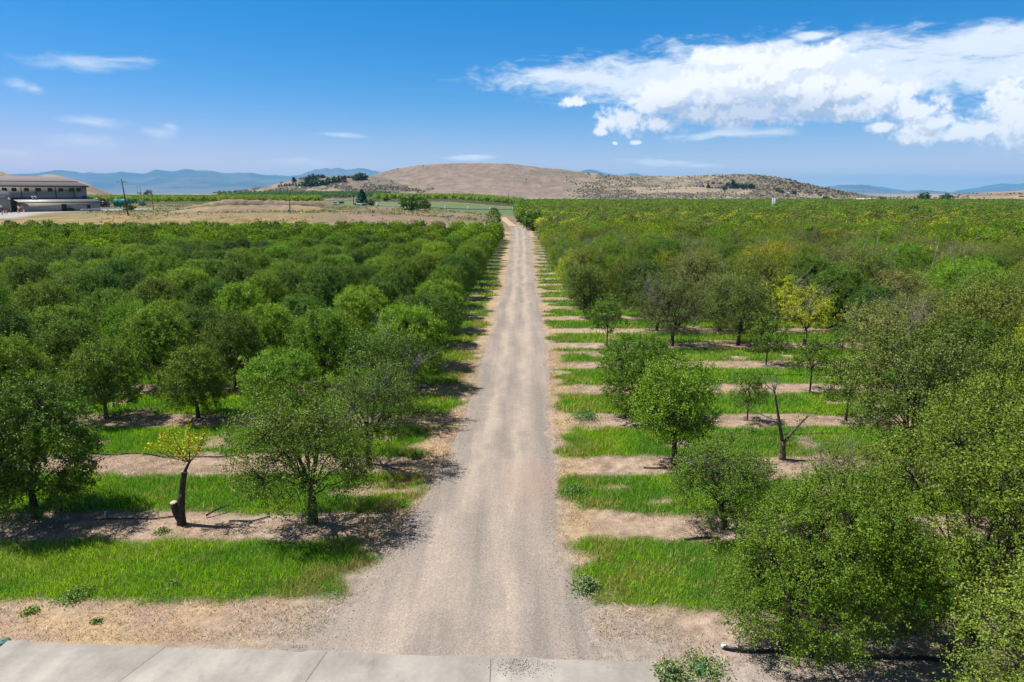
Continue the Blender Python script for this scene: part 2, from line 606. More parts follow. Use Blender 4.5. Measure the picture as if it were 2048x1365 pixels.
def grass_mask(x, y):
    """1 inside the mown grass alleys between the tree rows"""
    x = np.asarray(x, float)
    y = np.asarray(y, float)
    wob = (fbm(x * 0.35, y * 0.35, 11, 3) - 0.5) * 0.9 + (fbm(x * 1.7, y * 1.7, 12, 2) - 0.5) * 0.5
    idx = np.clip(np.searchsorted(ROWS_A, y) - 1, 0, len(ROWS_A) - 2)
    a, b = ROWS_A[idx], ROWS_A[idx + 1]
    lo, hi = a + 0.085 * HC, b - 0.095 * HC
    lo = np.where((idx == 1) & (x < 0), 1.535 * HC + 0.02 * (x + 12), lo)
    lo = np.where((idx == 1) & (x > 0), 1.50 * HC, lo)
    g = np.minimum(sstep(y + wob * 0.8, lo - 0.25, lo + 0.25), 1 - sstep(y + wob * 0.8, hi - 0.25, hi + 0.25))
    rr, rl = road_r(y), road_l(y)
    wob2 = (fbm(x * .25, y * .9, 14, 3) - 0.5) * 2.6
    right = sstep(x + wob + wob2, rr + 0.35, rr + 1.05)
    leftm = 1 - sstep(x + wob + wob2, rl - 1.4, rl - 0.6)
    side = np.where(x > (rr + rl) / 2, right, leftm)
    side = np.where((x < 0) & (idx == 0), 0, side)
    side = np.where((x > 0) & (idx == 0), sstep(x, 4.2, 5.2) * (y < 1.12 * HC), side)
    m = g * side
    m = m * (1 - sstep(y, 15.9 * HC, 16.3 * HC) * (x < 6)) * (y > 6)
    # bald patches
    bald = sstep(fbm(x * 0.5, y * 0.9, 21, 3), 0.66, 0.74)
    return m * (1 - 0.85 * bald * (y > 24))


def mixc(c, d, f):
    f = np.asarray(f)[:, None]
    return c * (1 - f) + np.asarray(d) * f


def ground_colour(x, y):
    n1 = fbm(x * 0.12, y * 0.12, 31, 4)
    n2 = fbm(x * 0.9, y * 0.9, 32, 4)
    n3 = fbm(x * 3.1, y * 3.1, 33, 2)
    c = np.tile(np.array([0.43, 0.315, 0.235]), (len(x), 1))
    c = mixc(c, [0.52, 0.40, 0.30], sstep(n2, 0.45, 0.7))
    c = mixc(c, [0.25, 0.18, 0.135], sstep(n3 * 0.5 + n2 * 0.3 + n1 * 0.2, 0.50, 0.62) * 0.8)
    # straw along the road shoulders and the near bank
    straw = np.exp(-((x - road_l(y) + 1.3) / 1.6) ** 2) + np.exp(-((x - road_r(y) - 0.7) / 0.8) ** 2)
    straw = np.where(y < 20, np.maximum(straw, sstep(-x, 3, 6) * sstep(1.62 * HC - y, 0, 2)), straw)
    c = mixc(c, [0.50, 0.36, 0.20], np.clip(straw * sstep(n2, 0.30, 0.62), 0, 1) * 0.75)
    # grey gravel spill near the concrete
    grav = sstep(1.5 * HC - y, 0, 3) * sstep(n1 + 0.3 * n2, 0.60, 0.72)
    c = mixc(c, [0.40, 0.345, 0.31], grav * 0.8)
    dl = np.where(x < (road_l(y) + road_r(y)) / 2, road_l(y) - x, x - road_r(y))
    near = 1 - sstep(y, 1.45 * HC, 1.9 * HC)
    fr_ = 1 - sstep(dl + (n2 - .5) * 1.6 + (n3 - .5) * .8, 0.0 + 0.5 * near, 0.5 + 2.6 * near)
    c = mixc(c, [0.365, 0.31, 0.265], fr_ * (0.55 + .4 * near))
    g = grass_mask(x, y)
    gcol = mixc(np.tile(np.array([0.060, 0.105, 0.016]), (len(x), 1)), [0.10, 0.13, 0.025], n2)
    c = c * (1 - g[:, None]) + gcol * g[:, None]
    # ---- far land
    far = y > 188
    # orchard floor everywhere on the far right
    fr = sstep(y, 70, 110) * (x > road_r(np.minimum(y, 225)) + 8)
    c = mixc(c, [0.10, 0.12, 0.04], fr * 0.7)
    if far.any():
        band = y + 10 * (n1 - 0.5) + 0.05 * x
        plow = sstep(band, 205, 215) * (1 - sstep(band, 318, 330)) * (x < road_l(np.minimum(y, 225)) + 3)
        c = mixc(c, [0.27, 0.195, 0.14], plow * 0.85)
        c = mixc(c, [0.20, 0.18, 0.09], plow * sstep(n1, 0.45, 0.6) * 0.5)
        gf = sstep(band, 318, 330) * (1 - sstep(band, 520, 535)) * (1 - sstep(x, 20, 26)) * sstep(x, -150, -125)
        c = mixc(c, [0.11, 0.19, 0.06], gf * 0.85)
        # a dry grass bank at the packing yard
        bank = sstep(-x, 55, 75) * sstep(y, 190, 205) * (1 - sstep(y, 262, 280))
        bank = bank * (1 - .85 * sstep(y, 222, 234))
        c = mixc(c, [0.37, 0.275, 0.13], bank * 0.85)
        c = mixc(c, [0.16, 0.16, 0.06], bank * sstep(n2, .52, .62) * .7)
        sc = sstep(-x, 60, 80) * sstep(y, 230, 244) * (1 - sstep(y, 385, 400))
        c = mixc(c, [0.135, 0.155, 0.06], sc * 0.85)
        c = mixc(c, [0.27, 0.21, 0.15], sc * sstep(n1, 0.56, 0.64))
        yard = np.maximum(sstep(-x, 156, 160) * sstep(y, 220, 222), sstep(-x, 150, 157) * sstep(y, 252, 256)) * (1 - sstep(y, 300, 305))
        c = mixc(c, [0.42, 0.40, 0.38], yard)
        rem = sstep(y, 535, 560) + sstep(y, 400, 420) * sstep(-x, 140, 160)
        rem = np.maximum(rem, (x > 20) * sstep(y, 230, 260))
        c = mixc(c, [0.085, 0.12, 0.035], np.clip(rem, 0, 1) * 0.85)
        c = mixc(c, [0.33, 0.30, 0.22], sstep(y, 1500, 2600))
    return np.clip(c, 0, 1)


def grow(a, b, s0, ratio):
    out = [a]
    s = s0
    while out[-1] < b:
        out.append(out[-1] + s)
        s *= ratio
    return out


xs = np.arange(-60, 60.01, 0.34)
xs_out = np.array(grow(60, 420, 0.5, 1.04))[1:]
xs_far = np.array(grow(xs_out[-1], 33000, 30, 1.12))[1:]
XS = np.concatenate([-xs_far[::-1], -xs_out[::-1], xs, xs_out, xs_far])
ys = np.arange(2, 80, 0.34)
ys_mid = np.array(grow(ys[-1], 760, 0.5, 1.012))[1:]
ys_far = np.array(grow(ys_mid[-1], 33000, 20, 1.12))[1:]
YS = np.concatenate([np.array([-400, -120, -40, -12, -4]), ys, ys_mid, ys_far])
GX, GY = np.meshgrid(XS, YS)
gx, gy = GX.ravel(), GY.ravel()
gzv = elev(gx, gy)
nx, ny = len(XS), len(YS)
I = (np.arange(ny - 1)[:, None] * nx + np.arange(nx - 1)[None, :]).ravel()
GQ = np.stack([I, I + 1, I + nx + 1, I + nx], -1)
gcol = ground_colour(gx, gy) * 0.74


def ground_material():
    m, nt, out = new_mat('ground')
    vc = N(nt, 'ShaderNodeVertexColor', layer_name='Col')
    tcn = N(nt, 'ShaderNodeTexCoord')
    p = tcn.outputs['Object']
    n1 = N(nt, 'ShaderNodeTexNoise', i_Scale=3.5, i_Detail=8.0, i_Roughness=0.7)
    L(nt, p, n1.inputs['Vector'])
    n2 = N(nt, 'ShaderNodeTexNoise', i_Scale=22.0, i_Detail=4.0, i_Roughness=0.7)
    L(nt, VM(nt, 'MULTIPLY', p, (1.0, 0.55, 1.0)), n2.inputs['Vector'])
    n3 = N(nt, 'ShaderNodeTexNoise', i_Scale=0.05, i_Detail=6.0, i_Roughness=0.6)
    L(nt, p, n3.inputs['Vector'])
    f = M(nt, 'MULTIPLY', M(nt, 'MULTIPLY_ADD', n1.outputs['Fac'], 1.5, 0.22), M(nt, 'MULTIPLY_ADD', n2.outputs['Fac'], 1.5, 0.25))
    f = M(nt, 'MULTIPLY', f, M(nt, 'MULTIPLY_ADD', n3.outputs['Fac'], 0.4, 0.8))
    mul = N(nt, 'ShaderNodeMix', data_type='RGBA', blend_type='MULTIPLY')
    mul.inputs['Factor'].default_value = 1.0
    L(nt, vc.outputs[0], mul.inputs['A'])
    L(nt, f, mul.inputs['B'])
    b = N(nt, 'ShaderNodeBsdfPrincipled', i_Roughness=0.95)
    b.inputs['Specular IOR Level'].default_value = 0.1
    L(nt, mul.outputs['Result'], b.inputs['Base Color'])
    bm = N(nt, 'ShaderNodeBump', i_Strength=0.9, i_Distance=0.05)
    L(nt, M(nt, 'ADD', n1.outputs['Fac'], M(nt, 'MULTIPLY', n2.outputs['Fac'], 0.5)), bm.inputs['Height'])
    L(nt, bm.outputs[0], b.inputs['Normal'])
    L(nt, b.outputs[0], out.inputs['Surface'])
    return m


def rgba(c):
    return np.hstack([c, np.ones((len(c), 1))])


ground = link('ground', mesh('ground', np.stack([gx, gy, gzv], -1), GQ, ground_material(),
                             [('Col', 'POINT', 'FLOAT_COLOR', rgba(gcol))], True))
tag(ground, kind='structure')


# ---- dirt road
def road_material():
    m, nt, out = new_mat('road_gravel')
    at_ = N(nt, 'ShaderNodeAttribute', attribute_name='across')
    tcn = N(nt, 'ShaderNodeTexCoord')
    p = tcn.outputs['Object']
    nl = N(nt, 'ShaderNodeTexNoise', i_Scale=1.0, i_Detail=6.0, i_Roughness=0.6)
    L(nt, VM(nt, 'MULTIPLY', p, (1.6, 0.10, 1.0)), nl.inputs['Vector'])
    nb = N(nt, 'ShaderNodeTexNoise', i_Scale=0.28, i_Detail=5.0, i_Roughness=0.6)
    L(nt, VM(nt, 'MULTIPLY', p, (1.0, 0.5, 1.0)), nb.inputs['Vector'])
    nf = N(nt, 'ShaderNodeTexNoise', i_Scale=16.0, i_Detail=6.0, i_Roughness=0.75)
    L(nt, p, nf.inputs['Vector'])
    vo = N(nt, 'ShaderNodeTexVoronoi', i_Scale=14.0)
    L(nt, p, vo.inputs['Vector'])
    # wheel tracks
    ac = at_.outputs['Fac']
    t1 = M(nt, 'SUBTRACT', 1.0, M(nt, 'MULTIPLY', M(nt, 'ABSOLUTE', M(nt, 'SUBTRACT', ac, 0.30)), 7.0), clamp=True)
    t2 = M(nt, 'SUBTRACT', 1.0, M(nt, 'MULTIPLY', M(nt, 'ABSOLUTE', M(nt, 'SUBTRACT', ac, 0.66)), 7.0), clamp=True)
    tr = M(nt, 'ADD', t1, t2, clamp=True)
    k = M(nt, 'ADD', M(nt, 'MULTIPLY', tr, 0.35), M(nt, 'ADD', M(nt, 'MULTIPLY', nl.outputs['Fac'], 1.1), M(nt, 'MULTIPLY', nb.outputs['Fac'], 0.9)))
    cr = N(nt, 'ShaderNodeValToRGB')
    cr.color_ramp.elements[0].position = 0.62
    cr.color_ramp.elements[0].color = (0.202, 0.173, 0.150, 1)
    cr.color_ramp.elements[1].position = 1.25 if False else 1.0
    cr.color_ramp.elements[1].color = (0.322, 0.268, 0.218, 1)
    e = cr.color_ramp.elements.new(0.82)
    e.color = (0.260, 0.219, 0.187, 1)
    L(nt, M(nt, 'MULTIPLY', k, 0.72), cr.inputs['Fac'])
    mul = N(nt, 'ShaderNodeMix', data_type='RGBA', blend_type='MULTIPLY')
    mul.inputs['Factor'].default_value = 1.0
    L(nt, cr.outputs[0], mul.inputs['A'])
    fine = M(nt, 'MULTIPLY', M(nt, 'MULTIPLY_ADD', nf.outputs['Fac'], 0.95, 0.55), M(nt, 'MULTIPLY_ADD', vo.outputs['Distance'], 0.35, 0.85))
    L(nt, fine, mul.inputs['B'])
    b = N(nt, 'ShaderNodeBsdfPrincipled', i_Roughness=0.95)
    b.inputs['Specular IOR Level'].default_value = 0.1
    # reddish clay patch
    pd = VM(nt, 'LENGTH', VM(nt, 'MULTIPLY', VM(nt, 'SUBTRACT', p, (1.0, 25.9, 0.0)), (0.55, 0.32, 0.0)))
    pm = M(nt, 'MULTIPLY', M(nt, 'SUBTRACT', M(nt, 'ADD', 1.0, M(nt, 'SUBTRACT', nb.outputs['Fac'], 0.5)), pd, clamp=True), 0.5)
    mr_ = N(nt, 'ShaderNodeMix', data_type='RGBA')
    mr_.inputs['B'].default_value = (0.315, 0.203, 0.158, 1)
    L(nt, pm, mr_.inputs['Factor'])
    L(nt, mul.outputs['Result'], mr_.inputs['A'])
    L(nt, mr_.outputs['Result'], b.inputs['Base Color'])
    bm = N(nt, 'ShaderNodeBump', i_Strength=0.6, i_Distance=0.03)
    L(nt, M(nt, 'ADD', nf.outputs['Fac'], M(nt, 'MULTIPLY', vo.outputs['Distance'], 0.6)), bm.inputs['Height'])
    L(nt, bm.outputs[0], b.inputs['Normal'])
    L(nt, b.outputs[0], out.inputs['Surface'])
    return m


ry = np.concatenate([np.arange(0.98 * HC, 40, 0.12), np.arange(40, 100, 0.35), np.arange(100, 19.6 * HC, 0.8)])
na = 25
jl = (fbm(ry * 0.6, ry * 0, 41, 4) - 0.5) * 1.0 + (fbm(ry * 3, ry * 0, 42, 3) - 0.5) * 0.45
jr = (fbm(ry * 0.6, ry * 0 + 9, 43, 4) - 0.5) * 0.8 + (fbm(ry * 3, ry * 0 + 5, 44, 3) - 0.5) * 0.45
xl, xr = road_l(ry) + jl, road_r(ry) + jr
tt = np.linspace(0, 1, na)
RX = xl[:, None] * (1 - tt) + xr[:, None] * tt
RY = np.repeat(ry[:, None], na, 1)
rz = elev(RX.ravel(), RY.ravel()) + 0.018 - 0.012 * np.abs(np.tile(tt, len(ry)) - 0.5) * 2
I = (np.arange(len(ry) - 1)[:, None] * na + np.arange(na - 1)[None, :]).ravel()
road = link('road', mesh('road', np.stack([RX.ravel(), RY.ravel(), rz], -1), np.stack([I, I + 1, I + na + 1, I + na], -1), road_material(),
                         [('across', 'POINT', 'FLOAT', np.tile(tt, len(ry)))], True))
tag(road, kind='structure')

# track that leads on past the end of the road
ty = np.arange(19.75 * HC, 26.4 * HC, 1.5)
g = Geo()
cxs = np.interp(ty, [19.7 * HC, 21 * HC, 23 * HC, 27 * HC], [0.5, -0.6, -2.2, -4.5])
Vt, nn = [], 5
for i, (yy, cx) in enumerate(zip(ty, cxs)):
    for k in range(nn):
        xx = cx + (k / (nn - 1) - 0.5) * 3.0
        Vt.append((xx, yy, gz(xx, yy) + 0.03))
I = (np.arange(len(ty) - 1)[:, None] * nn + np.arange(nn - 1)[None, :]).ravel()
tag(link('path', mesh('path', Vt, np.stack([I, I + 1, I + nn + 1, I + nn], -1), plain('track_dirt', (0.50, 0.38, 0.26), 0.95, 0.2, 0.8), None, True)), kind='structure')


# ---- concrete pad at the near edge: panels with open joints
def concrete_material():
    m, nt, out = new_mat('concrete')
    tcn = N(nt, 'ShaderNodeTexCoord')
    p = tcn.outputs['Object']
    n1 = N(nt, 'ShaderNodeTexNoise', i_Scale=0.55, i_Detail=7.0, i_Roughness=0.62)
    L(nt, p, n1.inputs['Vector'])
    n2 = N(nt, 'ShaderNodeTexNoise', i_Scale=9.0, i_Detail=6.0, i_Roughness=0.7)
    L(nt, p, n2.inputs['Vector'])
    vo = N(nt, 'ShaderNodeTexVoronoi', i_Scale=1.1)
    L(nt, p, vo.inputs['Vector'])
    cr = N(nt, 'ShaderNodeValToRGB')
    cr.color_ramp.elements[0].position = 0.30
    cr.color_ramp.elements[0].color = (0.270, 0.246, 0.218, 1)
    cr.color_ramp.elements[1].position = 0.62
    cr.color_ramp.elements[1].color = (0.405, 0.368, 0.326, 1)
    L(nt, n1.outputs['Fac'], cr.inputs['Fac'])
    mul = N(nt, 'ShaderNodeMix', data_type='RGBA', blend_type='MULTIPLY')
    mul.inputs['Factor'].default_value = 1.0
    L(nt, cr.outputs[0], mul.inputs['A'])
    n3 = N(nt, 'ShaderNodeTexNoise', i_Scale=1.7, i_Detail=8.0, i_Roughness=0.7)
    L(nt, VM(nt, 'MULTIPLY', p, (1.0, 0.45, 1.0)), n3.inputs['Vector'])
    vc = N(nt, 'ShaderNodeTexVoronoi', feature='DISTANCE_TO_EDGE', i_Scale=0.32)
    L(nt, VM(nt, 'ADD', p, VM(nt, 'MULTIPLY', n3.outputs['Color'], (0.7, 0.7, 0.0))), vc.inputs['Vector'])
    crack = M(nt, 'MULTIPLY_ADD', smooth(nt, vc.outputs['Distance'], 0.0, 0.004), 0.07, 0.93)
    spots = M(nt, 'MULTIPLY_ADD', smooth(nt, vo.outputs['Distance'], 0.03, 0.07), 0.3, 0.7)
    spots = M(nt, 'MULTIPLY', M(nt, 'MULTIPLY', spots, crack), M(nt, 'MULTIPLY_ADD', smooth(nt, n3.outputs['Fac'], 0.30, 0.46), 0.22, 0.78))
    L(nt, M(nt, 'MULTIPLY', spots, M(nt, 'MULTIPLY_ADD', n2.outputs['Fac'], 0.4, 0.8)), mul.inputs['B'])
    b = N(nt, 'ShaderNodeBsdfPrincipled', i_Roughness=0.85)
    L(nt, mul.outputs['Result'], b.inputs['Base Color'])
    bm = N(nt, 'ShaderNodeBump', i_Strength=0.2, i_Distance=0.01)
    L(nt, n2.outputs['Fac'], bm.inputs['Height'])
    L(nt, bm.outputs[0], b.inputs['Normal'])
    L(nt, b.outputs[0], out.inputs['Surface'])
    return m


def gpt(px, py):
    """ground point (flat near land) under a photo pixel"""
    d = px_dir(px, py)
    t = -HC / d.z
    return d.x * t, d.y * t


MAT_CONC = concrete_material()
padL, padR = gpt(14, 1288), gpt(1306, 1330)


def pad_edge(x):
    return np.interp(x, [padL[0], padR[0]], [padL[1], padR[1]])


jx_top = [padL[0], gpt(330, 1302)[0], gpt(653, 1313)[0], gpt(982, 1324)[0], padR[0]]
slant = [0.0, -0.55, -0.28, -0.0, 0.05]
g = Geo()
for i in range(4):
    n = 26
    e = np.linspace(jx_top[i] + 0.007, jx_top[i + 1] - 0.007, n)
    f = np.linspace(jx_top[i] + slant[i] * 6 + 0.007, jx_top[i + 1] + slant[i + 1] * 6 - 0.007, n)
    ye = pad_edge(e) + (fbm(e * 2.2, e * 0, 51, 4) - 0.5) * 0.16
    top = np.stack([e, ye, np.full(n, 0.075)], -1)
    bot = np.stack([f, np.full(n, padL[1] - 9.0), np.full(n, 0.075)], -1)
    low = top.copy()
    low[:, 2] = -0.1
    V = np.vstack([top, bot, low])
    Q = [(n + k, n + k + 1, k + 1, k) for k in range(n - 1)] + [(k, k + 1, 2 * n + k + 1, 2 * n + k) for k in range(n - 1)]
    g.add(V, Q)
    for s in (0, n - 1):
        a, b = top[s], bot[s]
        g.quad(a, b, b - np.array([0, 0, .175]), a - np.array([0, 0, .175]))
pad = g.obj('concrete_pavement', MAT_CONC)
tag(pad, kind='structure')

# ------------------------------------------------------------------ trees
def bez(a, b, c, n):
    t = np.linspace(0, 1, n)[:, None]
    return (1 - t) ** 2 * a + 2 * t * (1 - t) * b + t * t * c


def rand_dirs(rng, n):
    v = rng.normal(size=(n, 3))
    return v / (np.linalg.norm(v, axis=1, keepdims=True) + 1e-9)


def leaf_quads(rng, P, out_dir, Lf, up=0.7):
    """diamond leaves at P; returns V (4n,3)"""
    n = len(P)
    nrm = rand_dirs(rng, n) * 1.05 + np.array([0, 0, up * 0.75]) + out_dir * 0.45
    nrm /= np.linalg.norm(nrm, axis=1, keepdims=True)
    d = rand_dirs(rng, n) + out_dir * 0.4
    d -= nrm * (d * nrm).sum(1, keepdims=True)
    d /= np.linalg.norm(d, axis=1, keepdims=True) + 1e-9
    s = np.cross(nrm, d)
    ln = Lf * rng.uniform(0.65, 1.25, (n, 1))
    w = ln * 0.29
    V = np.stack([P, P + d * ln * 0.48 + s * w, P + d * ln - nrm * ln * 0.12, P + d * ln * 0.48 - s * w], 1)
    return V.reshape(-1, 3)


def gen_tree(seed, H=5.2, R=2.45, hb=0.95, trunk_h=0.9, trunk_r=0.12, nlobes=17, ncl=260, nleaf=20000, ls=0.10,
             lobe_r=0.85, shoots=70, bare=0, offset=(0, 0), prof_pow=0.55, peak=0.42, wide=0.64, lean=(0, 0), ntrunk=1, csig=0.21, side=None, limbs_show=1.0, fill=120):
    rng = np.random.default_rng(seed)
    wood, dead = Geo(), Geo()
    top = np.array([lean[0], lean[1], trunk_h])
    p = bez(np.array([0, 0, -0.2]), np.array([lean[0] * 0.2 + rng.normal() * .05, lean[1] * 0.2, trunk_h * 0.5]), top, 6)
    wood.tube(p, np.linspace(trunk_r * 1.3, trunk_r * 0.92, 6), 8)
    # lobes of foliage
    gold = 2.39996
    lob = []
    for i in range(nlobes):
        t = (i + 0.5) / nlobes
        t = np.clip(t + rng.normal() * 0.05, 0.02, 0.99)
        pr = max(0.0, 1 - (abs(t - peak) / wide) ** 2) ** prof_pow
        lr = lobe_r * rng.uniform(0.75, 1.2)
        rr = max(0.0, (R - lr * 0.75)) * pr * rng.uniform(0.72, 1.08)
        az_ = i * gold + rng.normal() * 0.25
        z = hb + lr * 0.55 + t * (H - hb - lr * 1.25)
        lob.append((rr * math.cos(az_) + offset[0] * t, rr * math.sin(az_) + offset[1] * t, z, lr))
    for i in range(max(3, nlobes // 4)):
        lob.append((rng.normal() * R * 0.25 + offset[0] * .6, rng.normal() * R * 0.25 + offset[1] * .6, rng.uniform(hb + (H - hb) * .45, H - lobe_r * .8), lobe_r))
    lob = np.array(lob)
    if side is not None:
        lob = lob[[not side(q) for q in lob]]
    cl, cd = [], []
    per = max(4, ncl // len(lob))
    for (x, y, z, lr) in lob:
        c = np.array([x, y, z])
        mid = top + (c - top) * 0.5
        mid[:2] *= 0.75
        mid[2] += 0.18 * (H - trunk_h) * rng.uniform(0.1, 0.8)
        d0 = np.linalg.norm(c - top)
        P = bez(top, mid, c, 7)
        P[1:-1] += rng.normal(size=(5, 3)) * 0.04 * d0 / 2
        r0 = trunk_r * rng.uniform(0.34, 0.62) * limbs_show
        wood.tube(P, np.linspace(r0, 0.014, 7), 5, False)
        dirs = rand_dirs(rng, per)
        dirs[:, 2] *= 0.85
        rad = lr * rng.uniform(0.12, 1.0, per) ** 0.45
        cc = c + dirs * rad[:, None]
        cc[:, 2] = np.maximum(cc[:, 2], hb * 0.9)
        for q in cc:
            m = c + (q - c) * 0.5 + rng.normal(size=3) * 0.06
            wood.tube(np.array([c, m, q]), [0.014, 0.009, 0.004], 3, False)
        cl.append(cc)
        cd.append(dirs)
    # even out the crown: clusters all over its rounded shell
    ft = rng.uniform(0.0, 1.0, fill)
    fp = np.maximum(0, 1 - (np.abs(ft - peak) / wide) ** 2) ** prof_pow
    fa = rng.uniform(0, 2 * math.pi, fill)
    lump = 0.80 + 0.42 * fbm(fa * 1.9 + seed, ft * 4.2 + seed * 1.7, seed, 3)
    fr0 = (R + 0.15) * fp * lump * rng.uniform(0.35, 1.0, fill) ** 0.4
    fc = np.stack([np.cos(fa) * fr0 + offset[0] * ft, np.sin(fa) * fr0 + offset[1] * ft, hb + 0.15 + ft * (H - hb - 0.35)], -1)
    lc = lob[:, :3]
    for q in fc:
        c = lc[np.argmin(((lc - q) ** 2).sum(1))]
        wood.tube(np.array([c, c + (q - c) * .5 + rng.normal(size=3) * .05, q]), [0.013, 0.009, 0.004], 3, False)
    fd = fc - np.array([offset[0] * .5, offset[1] * .5, (H + hb) / 2])
    cl.append(fc)
    cd.append(fd / (np.linalg.norm(fd, axis=1, keepdims=True) + 1e-9))
    cl = np.concatenate(cl)
    cd = np.concatenate(cd)
    cen = np.array([offset[0] * .5, offset[1] * .5, hb + (H - hb) * 0.45])
    # leaves sit along short shoots that leave each cluster
    nsh = 7
    sd = rand_dirs(rng, len(cl) * nsh) * 0.85
    o_ = np.repeat(cl - cen, nsh, 0)
    o_ /= np.linalg.norm(o_, axis=1, keepdims=True) + 1e-9
    sd = sd + o_ * 0.55 + np.array([0, 0, 0.28])
    sd /= np.linalg.norm(sd, axis=1, keepdims=True)
    sl = rng.uniform(0.22, 0.62, len(sd)) * csig / 0.21
    nper = max(2, int(nleaf / len(sd)))
    idx = np.repeat(np.arange(len(sd)), nper)
    tt0 = rng.uniform(0, 1, len(idx)) ** 0.85
    P = np.repeat(cl, nsh, 0)[idx] + sd[idx] * (sl[idx] * tt0)[:, None] + rng.normal(size=(len(idx), 3)) * 0.032
    crnd = rng.uniform(0, 1, len(cl))
    srnd = rng.uniform(0, 1, len(sd))
    rnd = np.repeat(crnd, nsh)[idx] * 0.30 + srnd[idx] * 0.30 + rng.uniform(0, 1, len(idx)) * 0.28 + tt0 * 0.14
    # upright shoots breaking the outline
    if shoots:
        outer = np.argsort(-(np.linalg.norm((cl - cen) / np.array([R, R, (H - hb) / 2]), axis=1) + 0.25 * rng.uniform(size=len(cl))))[:shoots * 2]
        pick = rng.choice(outer, min(shoots, len(outer)), replace=False)
        SP, SR = [], []
        for k in pick:
            o = (cl[k] - cen)
            o /= np.linalg.norm(o) + 1e-9
            d = o * 0.7 + np.array([0, 0, 0.75]) + rng.normal(size=3) * 0.25
            d /= np.linalg.norm(d)
            ln = rng.uniform(0.35, 0.85)
            wood.tube(np.array([cl[k], cl[k] + d * ln]), [0.007, 0.003], 3, False)
            m = int(ln * 34)
            tt_ = rng.uniform(0, 1, m)[:, None]
            SP.append(cl[k] + d * ln * tt_ + rng.normal(size=(m, 3)) * 0.045)
            SR.append(np.full(m, 0.6) + rng.uniform(-.3, .4, m))
        P = np.vstack([P] + SP)
        rnd = np.concatenate([rnd] + SR)
    out = P - cen
    out /= np.linalg.norm(out, axis=1, keepdims=True) + 1e-9
    P[:, 2] = np.maximum(P[:, 2], 0.25)
    V = leaf_quads(rng, P, out, ls)
    Q = np.arange(len(V)).reshape(-1, 4)
    leaf_me = mesh('crown', V, Q, MAT_LEAF, [('rnd', 'FACE', 'FLOAT', np.clip(rnd, 0, 1))])
    wood_me = wood.me('trunk', MAT_BARK, True)
    dead_me = None
    if bare:
        for b in range(bare):
            a = rng.uniform(0, 2 * math.pi)
            end = np.array([math.cos(a) * R * rng.uniform(.5, 1.05), math.sin(a) * R * rng.uniform(.5, 1.05), hb + (H - hb) * rng.uniform(.45, 1.06)])
            mid = (top + end) / 2 + np.array([0, 0, 0.3])
            P_ = bez(top, mid, end, 7)
            dead.tube(P_, np.linspace(0.05, 0.012, 7), 5, False)
            for k in range(9):
                s = P_[rng.integers(2, 7)]
                d = (end - top) / np.linalg.norm(end - top) * 0.8 + rng.normal(size=3) * 0.6 + np.array([0, 0, .3])
                e = s + d * rng.uniform(.5, 1.1)
                m2 = (s + e) / 2 + rng.normal(size=3) * .08
                dead.tube(np.array([s, m2, e]), [0.017, 0.012, 0.006], 3, False)
                for j in range(5):
                    s2 = s + (e - s) * rng.uniform(.3, 1)
                    e2 = s2 + rand_dirs(rng, 1)[0] * rng.uniform(.2, .55) + (e - s) * .25
                    dead.tube(np.array([s2, e2]), [0.009, 0.005], 3, False)
        dead_me = dead.me('bare_branches', MAT_BARK_GREY)
    return dict(crown=leaf_me, trunk=wood_me, dead=dead_me, H=H)


def place_tree(proto, x, y, rot, sc, col, name, label, cat='tree', group=None, z=None, extra_scale=None):
    zz = gz(x, y) if z is None else z
    r = empty(name, (x, y, zz), rot)
    s = (sc, sc, sc) if extra_scale is None else (sc * extra_scale[0], sc * extra_scale[0], sc * extra_scale[1])
    r.scale = s
    tag(r, label, cat, group)
    c = link('crown', proto['crown'], r)
    c.color = (*col, 1)
    link('trunk', proto['trunk'], r)
    if proto['dead']:
        link('bare_branches', proto['dead'], r)
    return r


ORD = ['', 'first', 'second', 'third', 'fourth', 'fifth', 'sixth', 'seventh', 'eighth', 'ninth', 'tenth', 'eleventh', 'twelfth', 'thirteenth', 'fourteenth',
       'fifteenth', 'sixteenth', 'seventeenth', 'eighteenth', 'nineteenth', 'twentieth'] + ['twenty-' + o for o in
       ('first', 'second', 'third', 'fourth', 'fifth', 'sixth', 'seventh', 'eighth', 'ninth')] + ['thirtieth'] + ['thirty-' + o for o in
       ('first', 'second', 'third', 'fourth', 'fifth', 'sixth', 'seventh', 'eighth', 'ninth')]

C_DARK = (0.066, 0.126, 0.010)
C_GREEN = (0.102, 0.182, 0.010)
C_LIGHT = (0.132, 0.218, 0.011)
C_OLIVE = (0.112, 0.157, 0.018)
C_OLGREY = (0.128, 0.152, 0.036)
C_YGREEN = (0.190, 0.220, 0.010)
C_YELLOW = (0.34, 0.37, 0.018)


def jit(rng, c, a=0.12):
    k = 1 + rng.normal() * a
    return tuple(float(np.clip(v * k * (1 + rng.normal() * 0.05), 0.005, 0.6)) for v in c)


